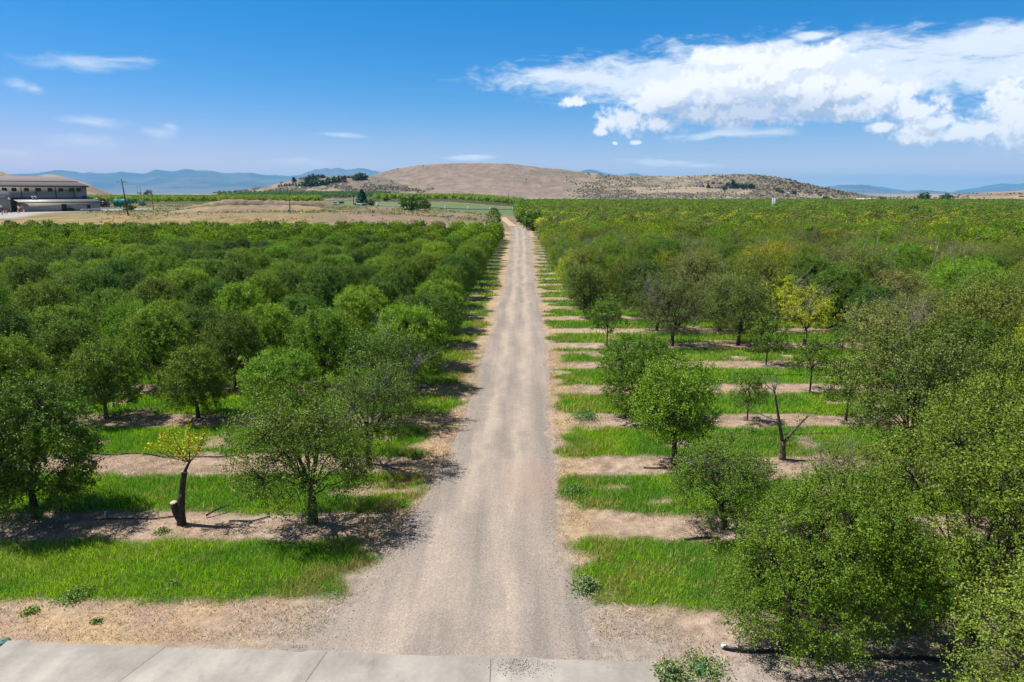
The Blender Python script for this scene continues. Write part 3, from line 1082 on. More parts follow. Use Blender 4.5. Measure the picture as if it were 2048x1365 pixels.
# --- prototypes
DENSE = [gen_tree(100 + i, H=5.2, R=[2.2, 2.35, 2.1, 2.4, 2.25, 2.15][i], peak=.40, limbs_show=.7, fill=250, nleaf=52000, nlobes=[20, 17, 22, 18, 20, 16][i], ncl=380, shoots=70, hb=0.85, ls=0.085, lobe_r=[.9, 1.0, .85, .95, .9, 1.0][i], csig=.20) for i in range(6)]
LOOSE = [gen_tree(200 + i, fill=[200, 110, 220, 60, 180, 40][i], H=5.2, R=2.4, hb=1.0, limbs_show=.75, nleaf=[34000, 27000, 34000, 22000, 31000, 20000][i], ls=0.078, nlobes=18, ncl=320, lobe_r=0.95, shoots=80,
                  bare=[0, 2, 0, 4, 1, 5][i], csig=0.24, trunk_r=0.14) for i in range(6)]
YEL = [gen_tree(300 + i, fill=25, H=4.6, R=2.0, hb=1.3, nleaf=5600, ls=.085, nlobes=8, ncl=90, lobe_r=0.8, shoots=30, bare=3, csig=0.24, trunk_h=1.2) for i in range(2)]
YOUNG = [gen_tree(320 + i, fill=50, H=3.3, R=1.15, hb=1.0, trunk_h=1.25, trunk_r=0.045, nleaf=4200, nlobes=8, ncl=90, lobe_r=0.5, shoots=40, csig=0.15, ls=0.10) for i in range(3)]

rngT = np.random.default_rng(55)

# ---- the dense block on one side of the road
def xl_col(D, i):
    return (-0.62 + 0.022 * (D / HC - 1.9) - 0.42 * i) * HC


def xr_col(D, i):
    return (0.60 + 0.010 * (D / HC - 1.5) + 0.445 * i) * HC


# hand-placed trees of the dense block: first rows
airy = gen_tree(401, fill=170, limbs_show=.6, H=4.2, R=2.0, hb=0.9, trunk_h=0.85, trunk_r=0.13, nleaf=34000, nlobes=16, ncl=280, lobe_r=0.85, shoots=90, offset=(-0.45, 0), csig=0.25, ls=0.062)
place_tree(airy, xl_col(ROWS[1], 0) + .05, ROWS[1] + .1, 0.3, 1.14, (0.085, 0.136, 0.015), 'fruit_tree', 'airy olive green fruit tree leaning over the road edge beside the sawn-off yellow tree', group='trees of the dense block')
big = gen_tree(402, fill=330, limbs_show=.5, H=5.0, R=2.1, hb=0.55, trunk_h=0.9, trunk_r=0.12, nleaf=85000, nlobes=22, ncl=400, shoots=110, lobe_r=0.9, ls=0.07)
place_tree(big, -1.50 * HC, ROWS[1] + .5, 1.3, 1.0, (0.063, 0.119, 0.010), 'fruit_tree', 'big dense dark green fruit tree cut by the picture edge in the front row', group='trees of the dense block')
airy2 = gen_tree(403, H=4.3, R=1.95, hb=1.0, trunk_h=0.9, trunk_r=0.11, nleaf=21000, nlobes=13, ncl=210, lobe_r=0.8, shoots=60, bare=2, csig=0.24, ls=0.064, offset=(0.3, 0))
place_tree(airy2, -0.54 * HC, ROWS[2], 0.0, 1.0, (0.078, 0.131, 0.017), 'fruit_tree', 'thin airy fruit tree standing alone in the second row behind the leaning olive one', group='trees of the dense block')
twiggy = gen_tree(404, H=4.7, R=2.4, hb=0.9, nleaf=22000, ls=.085, nlobes=16, ncl=270, shoots=60, bare=5, trunk_r=0.13)
place_tree(twiggy, xl_col(ROWS[3], 0) + .3, ROWS[3], 0.5, 1.0, (0.067, 0.128, 0.013), 'fruit_tree', 'green fruit tree with grey bare twigs at its foot, nearest the road in third row', group='trees of the dense block')

CAND = []
for r in range(3, 27):
    D = ROWS[r]
    if D > 16.3 * HC:
        break
    for i in range(0, 60):
        x = xl_col(D, i)
        if x < -0.755 * (D * 0.98 + 2.4) - 2.0:
            break
        if r == 3 and i == 0:
            continue
        xx = x + rngT.normal() * 0.25
        yy = D + rngT.normal() * 0.22
        sc = rngT.uniform(0.88, 1.06) * (1.0 if r > 3 else 0.97)
        k = rngT.uniform()
        if r > 5 and k < 0.015:
            continue
        col, look = (C_GREEN, 'leafy green') if k < .45 else ((C_DARK, 'dark green') if k < .75 else (C_LIGHT, 'fresh green'))
        if (r, i) == (7, 7):
            col, look = C_YGREEN, 'yellow-tipped'
        CAND.append((math.hypot(xx, yy), 'dense', DENSE[rngT.integers(0, 6)], xx, yy, rngT.uniform(0, 6.28), sc * 0.89, jit(rngT, col), r, i,
                     f'{look} tree of the dense block, {ORD[i + 1]} from the road in {ORD[r]} row'))

# ---- the patchy block on the other side
SPEC = {}
p_bush = gen_tree(410, fill=260, H=4.4, R=2.05, hb=0.4, trunk_h=0.5, offset=(-.3, 0), nleaf=44000, ls=.075, nlobes=20, ncl=320, shoots=110, lobe_r=0.85)
p_vase = gen_tree(411, fill=200, H=4.6, R=1.6, hb=1.15, trunk_h=1.15, trunk_r=0.10, nleaf=30000, ls=.072, nlobes=17, ncl=260, shoots=150, lobe_r=0.72, peak=0.55, csig=0.2)
p_front = gen_tree(412, fill=300, limbs_show=.55, H=4.8, R=2.1, hb=0.45, offset=(1.5, .2), trunk_h=0.8, trunk_r=0.13, nleaf=95000, ls=.058, nlobes=22, ncl=420, shoots=150, lobe_r=0.95, csig=0.25)
p_front2 = gen_tree(413, fill=300, limbs_show=.5, H=5.5, R=2.7, hb=0.4, trunk_h=0.9, trunk_r=0.14, nleaf=90000, ls=.060, nlobes=22, ncl=460, shoots=150, lobe_r=1.0, bare=2, csig=0.26)
p_col = gen_tree(414, H=5.0, R=1.7, hb=0.35, trunk_h=0.4, nleaf=15000, nlobes=18, ncl=240, shoots=60, lobe_r=0.75, offset=(-0.9, 0), peak=.62)
# (row, column): (proto, colour, scale, label)
SPEC[(0, 0)] = (p_front, (0.079, 0.138, 0.010), .93, 'dense green fruit tree rooted beside the black hose end, nearest the camera by the road')
SPEC[(0, 1)] = (p_front2, (0.091, 0.138, 0.012), 1.1, 'large yellowish olive fruit tree behind the corner tree in the front row')
SPEC[(1, 0)] = (LOOSE[0], (0.073, 0.131, 0.013), .60, 'small loose green tree partly hidden behind the front tree, by a short black hose end')
SPEC[(1, 1)] = (LOOSE[3], (0.092, 0.132, 0.019), .58, 'thin twiggy olive tree between the front tree and the broken fork')
SPEC[(1, 2)] = (LOOSE[2], (0.106, 0.153, 0.014), 1.03, 'large olive tree at the picture edge behind the yellowish front tree')
SPEC[(2, 0)] = (p_vase, (0.110, 0.206, 0.010), 1.0, 'bright green vase-shaped tree on a slim bare trunk near the road')
SPEC[(2, 1)] = None
SPEC[(2, 2)] = (LOOSE[4], (0.087, 0.123, 0.020), 1.12, 'dull olive tree beside the mown strip behind the broken fork')
SPEC[(3, 0)] = (p_bush, (0.076, 0.149, 0.010), 1.0, 'broad green tree touching the ground just behind the bright vase-shaped tree')
SPEC[(3, 1)] = (YOUNG[1], (0.076, 0.132, 0.013), .72, 'tiny staked sapling beside the broken forked trunk')
SPEC[(3, 2)] = (YOUNG[2], (0.079, 0.132, 0.014), 1.0, 'slim young tree on thin trunk in front of the olive mass')
SPEC[(4, 0)] = None
SPEC[(4, 1)] = None
SPEC[(4, 2)] = (YOUNG[0], (0.076, 0.142, 0.012), 1.0, 'round-headed young tree on a straight thin trunk in the open strip')
SPEC[(5, 0)] = None
SPEC[(5, 1)] = None
SPEC[(5, 2)] = (YOUNG[1], (0.076, 0.138, 0.013), 1.0, 'young tree with a thin pale trunk behind the round-headed sapling')
SPEC[(5, 3)] = (YOUNG[2], (0.070, 0.132, 0.014), .8, 'short shrubby young tree at the edge of the olive mass')
SPEC[(6, 0)] = (YOUNG[2], (0.076, 0.149, 0.012), 1.12, 'small round green tree alone near the road before the columnar tree')
SPEC[(6, 1)] = (LOOSE[5], (0.092, 0.120, 0.029), 1.0, 'half-bare greyish tree with many dead twigs behind the broad green tree')
SPEC[(6, 2)] = (LOOSE[0], (0.082, 0.123, 0.019), 1.0, 'round olive tree beside the two yellow trees')
SPEC[(6, 3)] = (YEL[0], C_YELLOW, 1.0, 'half-bare bright yellow tree with a forked dark trunk in front')
SPEC[(6, 4)] = (DENSE[2], (0.045, 0.105, 0.014), .86, 'blue-green round tree right of the yellow trees')
SPEC[(7, 0)] = None
SPEC[(7, 1)] = (LOOSE[1], (0.086, 0.120, 0.024), .95, 'thin olive grey tree with dead twigs in the seventh row')
SPEC[(7, 3)] = (YEL[1], (0.30, 0.35, 0.016), 1.0, 'yellow tree with bare grey top just behind the other yellow tree')
SPEC[(7, 4)] = (DENSE[3], C_DARK, 1.0, 'dark green tree with a thick forked trunk behind the yellow trees')
SPEC[(8, 0)] = (p_col, (0.078, 0.117, 0.014), 1.0, 'tall leaning olive tree bushy to the ground beside the road')
SPEC[(8, 1)] = (DENSE[1], (0.043, 0.087, 0.010), .98, 'dark green tree next to the leaning columnar tree')
SPEC[(0, 2)] = (LOOSE[4], C_OLIVE, 1.0, 'olive tree far along the front row beyond the yellowish one')
XYSH = {(1, 0): (0.45, -.3), (4, 2): (0.3, -0.6), (3, 0): (-0.25, 0.3), (0, 1): (0.1, 0.3), (0, 0): (0.2, 0.0), (6, 0): (0.1, -.1)}

n_patchy = 0
patchy_far = []
YROW = {}
for r in range(0, len(ROWS)):
    D = ROWS[r]
    for i in range(0, 160):
        x = xr_col(D, i)
        if x > 0.755 * (D * 0.98 + 2.4) + 2.5:
            break
        if D > 20.3 * HC and i == 0:
            for q in range(2):
                if rngT.uniform() < .9:
                    patchy_far.append((max(3.4, x - 3.6 - q * 4.2) + rngT.normal() * .4, D, rngT.uniform(.95, 1.12), jit(rngT, C_DARK)))
        if (r, i) in SPEC:
            s = SPEC[(r, i)]
            if s is None:
                continue
            dx, dy = XYSH.get((r, i), (0, 0))
            place_tree(s[0], x + dx, D + dy, 0.0 if s[0] in (p_col, p_front, p_bush) else rngT.uniform(0, 6.28), s[2], s[1], 'fruit_tree', s[3], group='trees of the patchy block', extra_scale=(1.22, 1.0) if (r, i) in ((1, 0), (1, 1)) else (1.0, 1.0))
            n_patchy += 1
            continue
        if r < 9 and i < 3 and r > 6:
            pass
        k = rngT.uniform()
        big_n = float(fbm(np.array([x * 0.03]), np.array([D * 0.02]), 77, 3)[0])
        if D < 25 * HC:
            if k < 0.34:
                pr, col, look = LOOSE[rngT.integers(0, 3)], C_OLIVE, 'olive green'
            elif k < 0.56:
                pr, col, look = LOOSE[[3, 5, 1][rngT.integers(0, 3)]], C_OLGREY, 'greyish half-bare'
            elif k < 0.80:
                pr, col, look = LOOSE[[0, 2, 4][rngT.integers(0, 3)]], C_GREEN, 'leafy green'
            elif k < 0.87:
                pr, col, look = DENSE[rngT.integers(0, 6)], C_DARK, 'dark green'
            elif k < 0.96:
                pr, col, look = LOOSE[rngT.integers(0, 5)], C_YGREEN, 'yellow-green'
            else:
                pr, col, look = YEL[rngT.integers(0, 2)], C_YELLOW, 'bright yellow'
        else:
            col = C_GREEN if k < 0.42 + 0.9 * (big_n - .5) else (C_OLIVE if k < .76 else (C_DARK if k < .88 else (C_OLGREY if k < .985 else C_YGREEN)))
            look = ''
        if (r, i) in ((11, 0), (16, 0), (20, 0)):
            pr, col, look = LOOSE[2], (0.29, 0.33, 0.016), 'bright yellow'
        if D > 13 * HC and k < 0.03:
            continue
        n_patchy += 1
        xx, yy = x + rngT.normal() * .35, D + rngT.normal() * .3
        sc = rngT.uniform(0.90, 1.12)
        if n_patchy > 298:
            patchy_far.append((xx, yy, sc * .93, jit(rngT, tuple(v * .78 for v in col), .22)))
            continue
        CAND.append((math.hypot(xx, yy), 'patchy', pr, xx, yy, rngT.uniform(0, 6.28), sc, jit(rngT, col, .14), r, i,
                     f'{look} tree of the patchy block, {ORD[i + 1]} from the road in {ORD[r + 1]} row'))

# tree close to the camera at the picture's lower corner
place_tree(gen_tree(415, H=5.2, R=2.6, nleaf=80000, ls=.052, nlobes=20, ncl=420, shoots=150, lobe_r=.95, csig=.25, fill=350), 10.9, 10.3, 2.0, 0.98, (0.125, 0.172, 0.025), 'fruit_tree', 'yellowish green tree filling the lower corner of the picture, nearest the camera', group='trees of the patchy block')

# the largest three hundred stand as trees of their own, the smaller ones behind them go into one object
n_own = 300 - len([o for o in COL.objects if o.get('category') == 'tree']) - 2
CAND.sort(key=lambda c: c[0])
MID = CAND[n_own:]
for (d_, blk, pr, xx, yy, rot, sc, col, r, i, lab) in CAND[:n_own]:
    place_tree(pr, xx, yy, rot, sc, col, 'fruit_tree', lab, group=f'trees of the {blk} block', extra_scale=(rngT.uniform(.90, 1.10), rngT.uniform(.86, 1.10)))

# ---- the sawn-off tree and the broken fork
def sawn_tree():
    r = empty('sawn_off_tree', (-1.022 * HC, ROWS[1] + .05, 0), 0)
    tag(r, 'sawn-off grey trunk with one thin live branch of yellow leaves', 'tree')
    w = Geo()
    w.tube(bez(np.array([0, 0, -.15]), np.array([0.02, 0, .6]), np.array([.13, 0, 1.2]), 6), [.19, .155, .135, .125, .125, .115], 9)
    w.tube(bez(np.array([.10, 0, 1.0]), np.array([.16, 0, 1.4]), np.array([.30, 0, 1.98]), 6), [.115, .112, .108, .105, .10, .098], 9)
    w.tube(bez(np.array([-.02, 0, .15]), np.array([-.14, -.05, .45]), np.array([-.16, -.08, .86]), 6), [.13, .13, .13, .125, .12, .12], 9)
    w.tube(bez(np.array([.26, 0, 1.85]), np.array([.36, 0, 2.1]), np.array([.52, 0, 2.35]), 6), [.07, .06, .055, .05, .045, .04], 7)
    ends = [(1.05, .1, 3.1), (.35, .5, 3.4), (-.35, .1, 2.85), (-.75, -.1, 2.95), (.75, -.4, 3.3), (.1, -.4, 3.3), (1.0, .5, 3.4), (-.1, .3, 3.2), (-.55, .4, 3.2)]
    rng = np.random.default_rng(9)
    P = []
    for e in ends:
        e = np.array(e, float)
        s = np.array([.52, 0, 2.35])
        b = bez(s, (s + e) / 2 + np.array([0, 0, -.18]), e, 6)
        w.tube(b, np.linspace(.026, .006, 6), 4, False)
        for k in range(9):
            a = b[rng.integers(2, 6)]
            q = a + rand_dirs(rng, 1)[0] * rng.uniform(.2, .5) + np.array([0, 0, .1])
            w.tube(np.array([a, q]), [.007, .004], 3, False)
            t = rng.uniform(0, 1, 17)[:, None]
            P.append((a + (q - a) * t + rng.normal(size=(17, 3)) * .05)[:15])
    w.obj('trunk', MAT_BARK, r, True)
    P = np.vstack(P)
    V = leaf_quads(rng, P, P * 0, .072)
    c = link('crown', mesh('crown', V, np.arange(len(V)).reshape(-1, 4), MAT_LEAF, [('rnd', 'FACE', 'FLOAT', rng.uniform(0, 1, len(P)))]), r)
    c.color = (.40, .385, .018, 1)
    g = Geo()
    g.tube(np.array([(.295, 0, 1.975), (.301, 0, 1.995)]), .096, 12)
    g.tube(np.array([(-.159, -.08, .855), (-.16, -.083, .876)]), .118, 12)
    g.obj('cut_face', MAT_CUT, r)


sawn_tree()


def broken_fork():
    r = empty('broken_tree', (xr_col(ROWS[2], 1) - .15, ROWS[2] + .6, 0), 0)
    tag(r, 'broken dead tree fork with two bare dark limbs and a few pale twigs', 'tree')
    w, d = Geo(), Geo()
    w.tube(bez(np.array([0, 0, -.1]), np.array([-.02, 0, .4]), np.array([-.05, 0, .85]), 5), [.17, .15, .14, .13, .13], 8)
    w.tube(bez(np.array([-.05, 0, .7]), np.array([-.35, 0, 2.0]), np.array([-.62, 0, 3.15]), 9), np.linspace(.085, .035, 9), 7)
    w.tube(bez(np.array([-.03, 0, .7]), np.array([.3, 0, 1.3]), np.array([.95, 0, 2.0]), 8), np.linspace(.08, .035, 8), 7)
    rng = np.random.default_rng(19)
    def fan(o, dirv, n, ln):
        for k in range(n):
            e = np.array(o) + (np.array(dirv) + rng.normal(size=3) * .45) * ln * rng.uniform(.5, 1)
            m = (np.array(o) + e) / 2 + rng.normal(size=3) * .06
            d.tube(np.array([o, m, e]), [.028, .018, .008], 4, False)
            for j in range(3):
                s = m + (e - m) * rng.uniform(0, .8)
                d.tube(np.array([s, s + rng.normal(size=3) * .22 + np.array([0, 0, .08])]), [.010, .005], 3, False)
    fan((-.62, 0, 3.1), (-.15, 0, .8), 6, .8)
    fan((-.38, 0, 1.75), (-.9, 0, .25), 4, 1.2)
    w.obj('trunk', MAT_BARKM, r, True)
    d.obj('bare_branches', MAT_BARK_GREY, r)
    P = np.vstack([np.array([.95, 0, 2.05]) + rng.normal(size=(130, 3)) * np.array([.38, .3, .2]), np.array([.0, -.1, .75]) + rng.normal(size=(160, 3)) * .2])
    V = leaf_quads(rng, P, P * 0, .085)
    c = link('crown', mesh('crown', V, np.arange(len(V)).reshape(-1, 4), MAT_LEAF, [('rnd', 'FACE', 'FLOAT', rng.uniform(0, 1, len(P)))]), r)
    c.color = (.13, .16, .02, 1)


broken_fork()


# ---- trees beyond the first hundreds: one object of small crowns
def proto_quads(pr, cache={}):
    k = pr['crown'].name
    if k not in cache:
        me = pr['crown']
        v = np.empty(len(me.vertices) * 3, np.float32)
        me.vertices.foreach_get('co', v)
        cache[k] = v.reshape(-1, 4, 3)
    return cache[k]


def mid_trees(items):
    """smaller copies of the same trees, thinned to fewer, larger leaves"""
    rng = np.random.default_rng(5)
    VV, CC, RR = [], [], []
    for (d_, blk, pr, xx, yy, rot, sc, col, r, i, lab) in items:
        q = proto_quads(pr)
        n = int(min(len(q), np.clip(4200 * (105 / d_) ** 1.1, 1500, 5200)) * (1.0 if len(q) > 20000 else .7 if len(q) > 8000 else .4))
        s = q[rng.choice(len(q), n, replace=False)].astype(float)
        c = s.mean(1, keepdims=True)
        k = math.sqrt(len(q) / n) * .88
        s = c + (s - c) * k
        ca, sa = math.cos(rot), math.sin(rot)
        R = np.array([[ca, -sa, 0], [sa, ca, 0], [0, 0, 1]])
        s = s.reshape(-1, 3) @ R.T * sc + np.array([xx, yy, gz(xx, yy)])
        VV.append(s)
        CC.append(np.tile(np.array(col), (n, 1)))
        RR.append(rng.uniform(0, 1, n))
        if i < 3:
            t = Geo()
            z = gz(xx, yy)
            t.tube(np.array([(xx, yy, z - .2), (xx + .05, yy, z + 1.0)]), [.17, .12], 4, False)
            for a in range(3):
                t.tube(np.array([(xx + .05, yy, z + .9), (xx + math.cos(a * 2.1) * .9, yy + math.sin(a * 2.1) * .9, z + 2.3)]), [.09, .03], 4, False)
            tv, tq = np.concatenate(t.V), np.concatenate(t.Q)
            VV.append(tv[tq].reshape(-1, 3))
            CC.append(np.tile(np.array([.07, .055, .045]), (len(tq), 1)))
            RR.append(np.full(len(tq), .5))
    return np.concatenate(VV), np.concatenate(CC), np.concatenate(RR)


def crowd(name, items, nq, label, q_size=0.75, shape=(2.35, 2.2), zoff=None, more=None):
    """items: (x, y, scale, colour)"""
    rng = np.random.default_rng(len(items) + nq)
    P, Cc, Rn, Ss, Od = [], [], [], [], []
    for it in items:
        x, y, s, c = it[:4]
        z0 = gz(x, y) if zoff is None else zoff(x, y)
        d = math.hypot(x, y)
        n = int(np.clip(nq * (240.0 / max(d, 120)) ** 0.9, nq * 0.22, nq * 1.6))
        q = q_size * (nq / n) ** 0.42
        v = rand_dirs(rng, n)
        v[:, 2] = np.abs(v[:, 2]) * 1.0 - 0.28 * (rng.uniform(size=n) < .35)
        lump = 1 + 0.22 * np.sin(v[:, 0] * 5 + x) * np.cos(v[:, 1] * 6 + y)
        rad = rng.uniform(0.55, 1.0, n) ** 0.4 * lump
        p = v * rad[:, None] * np.array([shape[0], shape[0], shape[1]]) * s
        p[:, 2] += 2.75 * s + z0
        p[:, 0] += x
        p[:, 1] += y
        P.append(p)
        Od.append(v)
        Ss.append(np.full(n, q * s))
        Cc.append(np.tile(np.array(c), (n, 1)))
        Rn.append(rng.uniform(0, 1, n))
    P, Od, Ss, Cc, Rn = (np.concatenate(k) for k in (P, Od, Ss, Cc, Rn))
    n = len(P)
    nrm = rand_dirs(rng, n) * .55 + Od + np.array([0, 0, .35])
    nrm /= np.linalg.norm(nrm, axis=1, keepdims=True)
    d = rand_dirs(rng, n)
    d -= nrm * (d * nrm).sum(1, keepdims=True)
    d /= np.linalg.norm(d, axis=1, keepdims=True)
    s = np.cross(nrm, d)
    ln = Ss[:, None] * rng.uniform(.6, 1.2, (n, 1))
    V = np.stack([P - d * ln * .5, P + s * ln * .36, P + d * ln * .5, P - s * ln * .36], 1).reshape(-1, 3)
    if more is not None:
        V, Cc, Rn = np.vstack([V, more[0]]), np.vstack([Cc, more[1]]), np.concatenate([Rn, more[2]])
        n = len(Rn)
    o = link(name, mesh(name, V, np.arange(4 * n).reshape(-1, 4), MAT_LEAF_FAR,
                        [('rnd', 'FACE', 'FLOAT', Rn), ('Col', 'FACE', 'FLOAT_COLOR', rgba(Cc))]))
    return tag(o, label, 'trees', None, 'stuff')


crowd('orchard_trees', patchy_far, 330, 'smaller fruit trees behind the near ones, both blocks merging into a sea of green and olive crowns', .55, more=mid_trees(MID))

# ------------------------------------------------------------------ grass, straw, weeds
def blades(name, X, Y, Hh, Wd, colr, mat, label, lean=0.55, bits=None):
    rng = np.random.default_rng(len(X))
    n = len(X)
    a = rng.uniform(0, 2 * math.pi, n)
    Z = elev(X, Y) - 0.01
    base = np.stack([X, Y, Z], -1)
    sx = np.stack([np.cos(a), np.sin(a), np.zeros(n)], -1) * (Wd / 2)[:, None]
    b = rng.uniform(0, 2 * math.pi, n)
    ln = np.abs(rng.normal(size=n)) * lean
    tip = base + np.stack([np.cos(b) * ln * Hh, np.sin(b) * ln * Hh, Hh], -1)
    V = np.stack([base - sx, base + sx, tip], 1).reshape(-1, 3)
    o = link(name, mesh(name, V, np.arange(3 * n).reshape(-1, 3), mat,
                        [('rnd', 'FACE', 'FLOAT', rng.uniform(0, 1, n)), ('Col', 'FACE', 'FLOAT_COLOR', rgba(colr))]))
    return tag(o, label, 'grass', None, 'stuff')


def scatter(rng, y0, y1, dens, extra=2.0):
    ym = np.linspace(y0, y1, 200)
    wid = 2 * (0.76 * (ym + 2.4) + extra)
    area = np.trapezoid(wid, ym) if hasattr(np, 'trapezoid') else np.trapz(wid, ym)
    n = int(area * dens)
    p = wid / wid.sum()
    y = ym[rng.choice(200, n, p=p)] + rng.uniform(0, (y1 - y0) / 200, n)
    x = rng.uniform(-.5, .5, n) * 2 * (0.76 * (y + 2.4) + extra)
    return x, y


rg = np.random.default_rng(3)
GXs, GYs, GH, GW, GC = [], [], [], [], []
for (y0, y1, dens, w, hh) in ((8, 22, 620, .020, .20), (22, 34, 480, .025, .22), (34, 48, 230, .036, .24), (48, 72, 100, .052, .26), (72, 110, 30, .09, .30)):
    x, y = scatter(rg, y0, y1, dens)
    gm = grass_mask(x, y)
    keep = (rg.uniform(size=len(x)) < gm) & (gm > 0.15)
    x, y, gm = x[keep], y[keep], gm[keep]
    t = fbm(x * .45, y * .6, 61, 4)
    t2 = fbm(x * 1.3, y * 1.3, 62, 3)
    c = np.tile(np.array([0.140, 0.325, 0.014]), (len(x), 1))
    c = mixc(c, [0.090, 0.255, 0.020], sstep(t, .46, .60))
    c = mixc(c, [0.185, 0.345, 0.015], sstep(t, .48, .34) if False else 1 - sstep(t, .34, .46))
    edge = sstep(-(x - road_l(y) + 1.2), -1.5, 1.2) if False else np.zeros(len(x))
    dl = np.where(x < (road_l(y) + road_r(y)) / 2, road_l(y) - x, x - road_r(y))
    dry = (1 - sstep(dl, 1.0, 3.4)) * sstep(t2, .42, .62) * np.where(x < 0, 1.0, .55)
    c = mixc(c, [0.30, 0.25, 0.09], dry * .85)
    c = mixc(c, [0.36, 0.33, 0.12], (rg.uniform(size=len(x)) < .06 + .34 * sstep(t2 * .5 + fbm(x * .12, y * .5, 63, 3) * .5, .50, .62)) * .8)
    GXs.append(x)
    GYs.append(y)
    GH.append(hh * (0.55 + .75 * t2) * rg.uniform(.5, 1.3, len(x)) * (0.55 + .45 * gm))
    GW.append(np.full(len(x), w))
    GC.append(c)
blades('grass', np.concatenate(GXs), np.concatenate(GYs), np.concatenate(GH), np.concatenate(GW), np.concatenate(GC), MAT_GRASS,
       'bright green mown grass strips between the tree rows')

# dry straw lying on the shoulders, in the tree strips and on the near bank
x, y = scatter(rg, 11, 50, 420, 1.0)
gm = grass_mask(x, y)
t = fbm(x * .6, y * .9, 71, 4)
dl = np.where(x < (road_l(y) + road_r(y)) / 2, road_l(y) - x, x - road_r(y))
inroad = dl < 0.15
pr = (1 - gm) * np.clip(sstep(t, .30, .56) * (0.62 + 0.9 * np.exp(-((dl - 1.0) / 1.1) ** 2) + .8 * ((y < 1.62 * HC) & (x < -2))), 0, 1)
pr = np.where(inroad, 0, pr) * np.where(y < padL[1] + .1, (x > padR[0] + .2), 1)
keep = rg.uniform(size=len(x)) < pr
x, y = x[keep], y[keep]
t = fbm(x * 1.1, y * 1.1, 72, 3)
c = mixc(np.tile(np.array([0.55, 0.41, 0.22]), (len(x), 1)), [0.17, 0.115, 0.065], (rg.uniform(size=len(x)) < .48) * 1.0)
c = mixc(c, [0.16, 0.19, 0.05], sstep(fbm(x * .7, y * .7, 73, 3), .56, .66) * .8)
blades('dry_grass', x, y, rg.uniform(.02, .105, len(x)), rg.uniform(.010, .024, len(x)), c, MAT_STRAW, 'dry straw coloured grass along the road shoulders and tree strips', lean=1.3)

# loose stones on the road, its edges and the end of the concrete
def stones():
    rng = np.random.default_rng(44)
    y = rng.uniform(11.6, 46, 16000)
    f = rng.uniform(-.12, 1.12, len(y))
    x = road_l(y) * (1 - f) + road_r(y) * f
    k = (y > pad_edge(x) + .02) & (rng.uniform(size=len(y)) < .25 + .75 * (np.abs(f - .5) > .38))
    x, y = x[k], y[k]
    z = elev(x, y) + .02
    a, b = gpt(1040, 1336)
    x2, y2 = a + rng.normal(size=700) * .34, b + rng.normal(size=700) * .22
    k2 = (y2 < pad_edge(x2) - .03)
    x, y, z = np.concatenate([x, x2[k2]]), np.concatenate([y, y2[k2]]), np.concatenate([z, np.full(k2.sum(), .082)])
    n = len(x)
    r = rng.uniform(.006, .022, n) * rng.uniform(.6, 1.2, n)
    base = np.array([(1, 0, 0), (0, 1, 0), (-1, 0, 0), (0, -1, 0), (0, 0, .7), (0, 0, -.5)])
    V = base[None] * r[:, None, None] * rng.uniform(.6, 1.3, (n, 6, 1)) + np.stack([x, y, z], -1)[:, None]
    T = np.array([(0, 1, 4), (1, 2, 4), (2, 3, 4), (3, 0, 4), (1, 0, 5), (2, 1, 5), (3, 2, 5), (0, 3, 5)])
    F = (np.arange(n)[:, None, None] * 6 + T[None]).reshape(-1, 3)
    o = link('gravel', mesh('gravel', V.reshape(-1, 3), F, plain('stone', (.52, .47, .43), .9, .35, 6.0)))
    tag(o, 'loose small stones along the road and spilled on the concrete', 'gravel', None, 'stuff')


stones()

# leafy weeds
MAT_WEED = leaf_material('weed_leaf', False, .2, .6, .25)


def weed(px, py, rad, hgt, n, label, col=(.15, .20, .08), seed=0):
    x, y = gpt(px, py)
    rng = np.random.default_rng(900 + seed)
    n = int(n * 1.7)
    P = rng.normal(size=(n, 3)) * np.array([rad * .5, rad * .5, 0])
    k = np.exp(-(P[:, 0] ** 2 + P[:, 1] ** 2) / (rad * .8) ** 2)
    P[:, 2] = rng.uniform(.03, 1, n) * hgt * k + .02
    out = P * np.array([1, 1, 0]) / rad + np.array([0, 0, .5])
    V = leaf_quads(rng, P, out, .075, 0.9)
    g = mesh('weed', V, np.arange(len(V)).reshape(-1, 4), MAT_WEED, [('rnd', 'FACE', 'FLOAT', rng.uniform(0, 1, n))])
    o = link('weed_clump', g, None, (x, y, gz(x, y)))
    o.color = (*col, 1)
    tag(o, label, 'weed', 'weeds beside the road')


weed(1172, 1178, .42, .42, 620, 'grey-green leafy weed at the near corner of the bright grass', seed=1)
weed(1335, 1352, .36, .38, 560, 'grey-green leafy weed spilling over the end of the concrete', seed=2)
weed(1150, 985, .62, .28, 700, 'low spreading weed mat at the road end of the second grass strip', (.075, .16, .03), 3)
weed(1170, 838, .75, .45, 700, 'round weed clump on the bare strip by the broad green tree', (.06, .14, .035), 4)
weed(155, 1192, .5, .22, 420, 'dark leafy weed at the lower edge of the grass above the concrete', (.09, .17, .03), 5)
weed(60, 1225, .22, .10, 140, 'small bright weed in the straw near the pavement end', (.13, .21, .04), 6)
weed(193, 1245, .14, .08, 70, 'tiny weed tuft alone in the straw above the concrete', (.13, .19, .05), 7)
weed(345, 1170, .22, .14, 120, 'small weed tuft on the dry bank just below the grass', (.13, .19, .05), 8)
weed(325, 1065, .24, .14, 120, 'small weed on bare soil in front of the sawn-off tree', (.09, .16, .03), 9)
weed(832, 915, .35, .3, 260, 'pale weed tuft on the dry soil near the shadow of the lone tree', (.12, .19, .04), 10)
weed(1400, 1345, .7, .3, 500, 'low grass clump at the bottom edge under the front tree', (.08, .15, .02), 11)
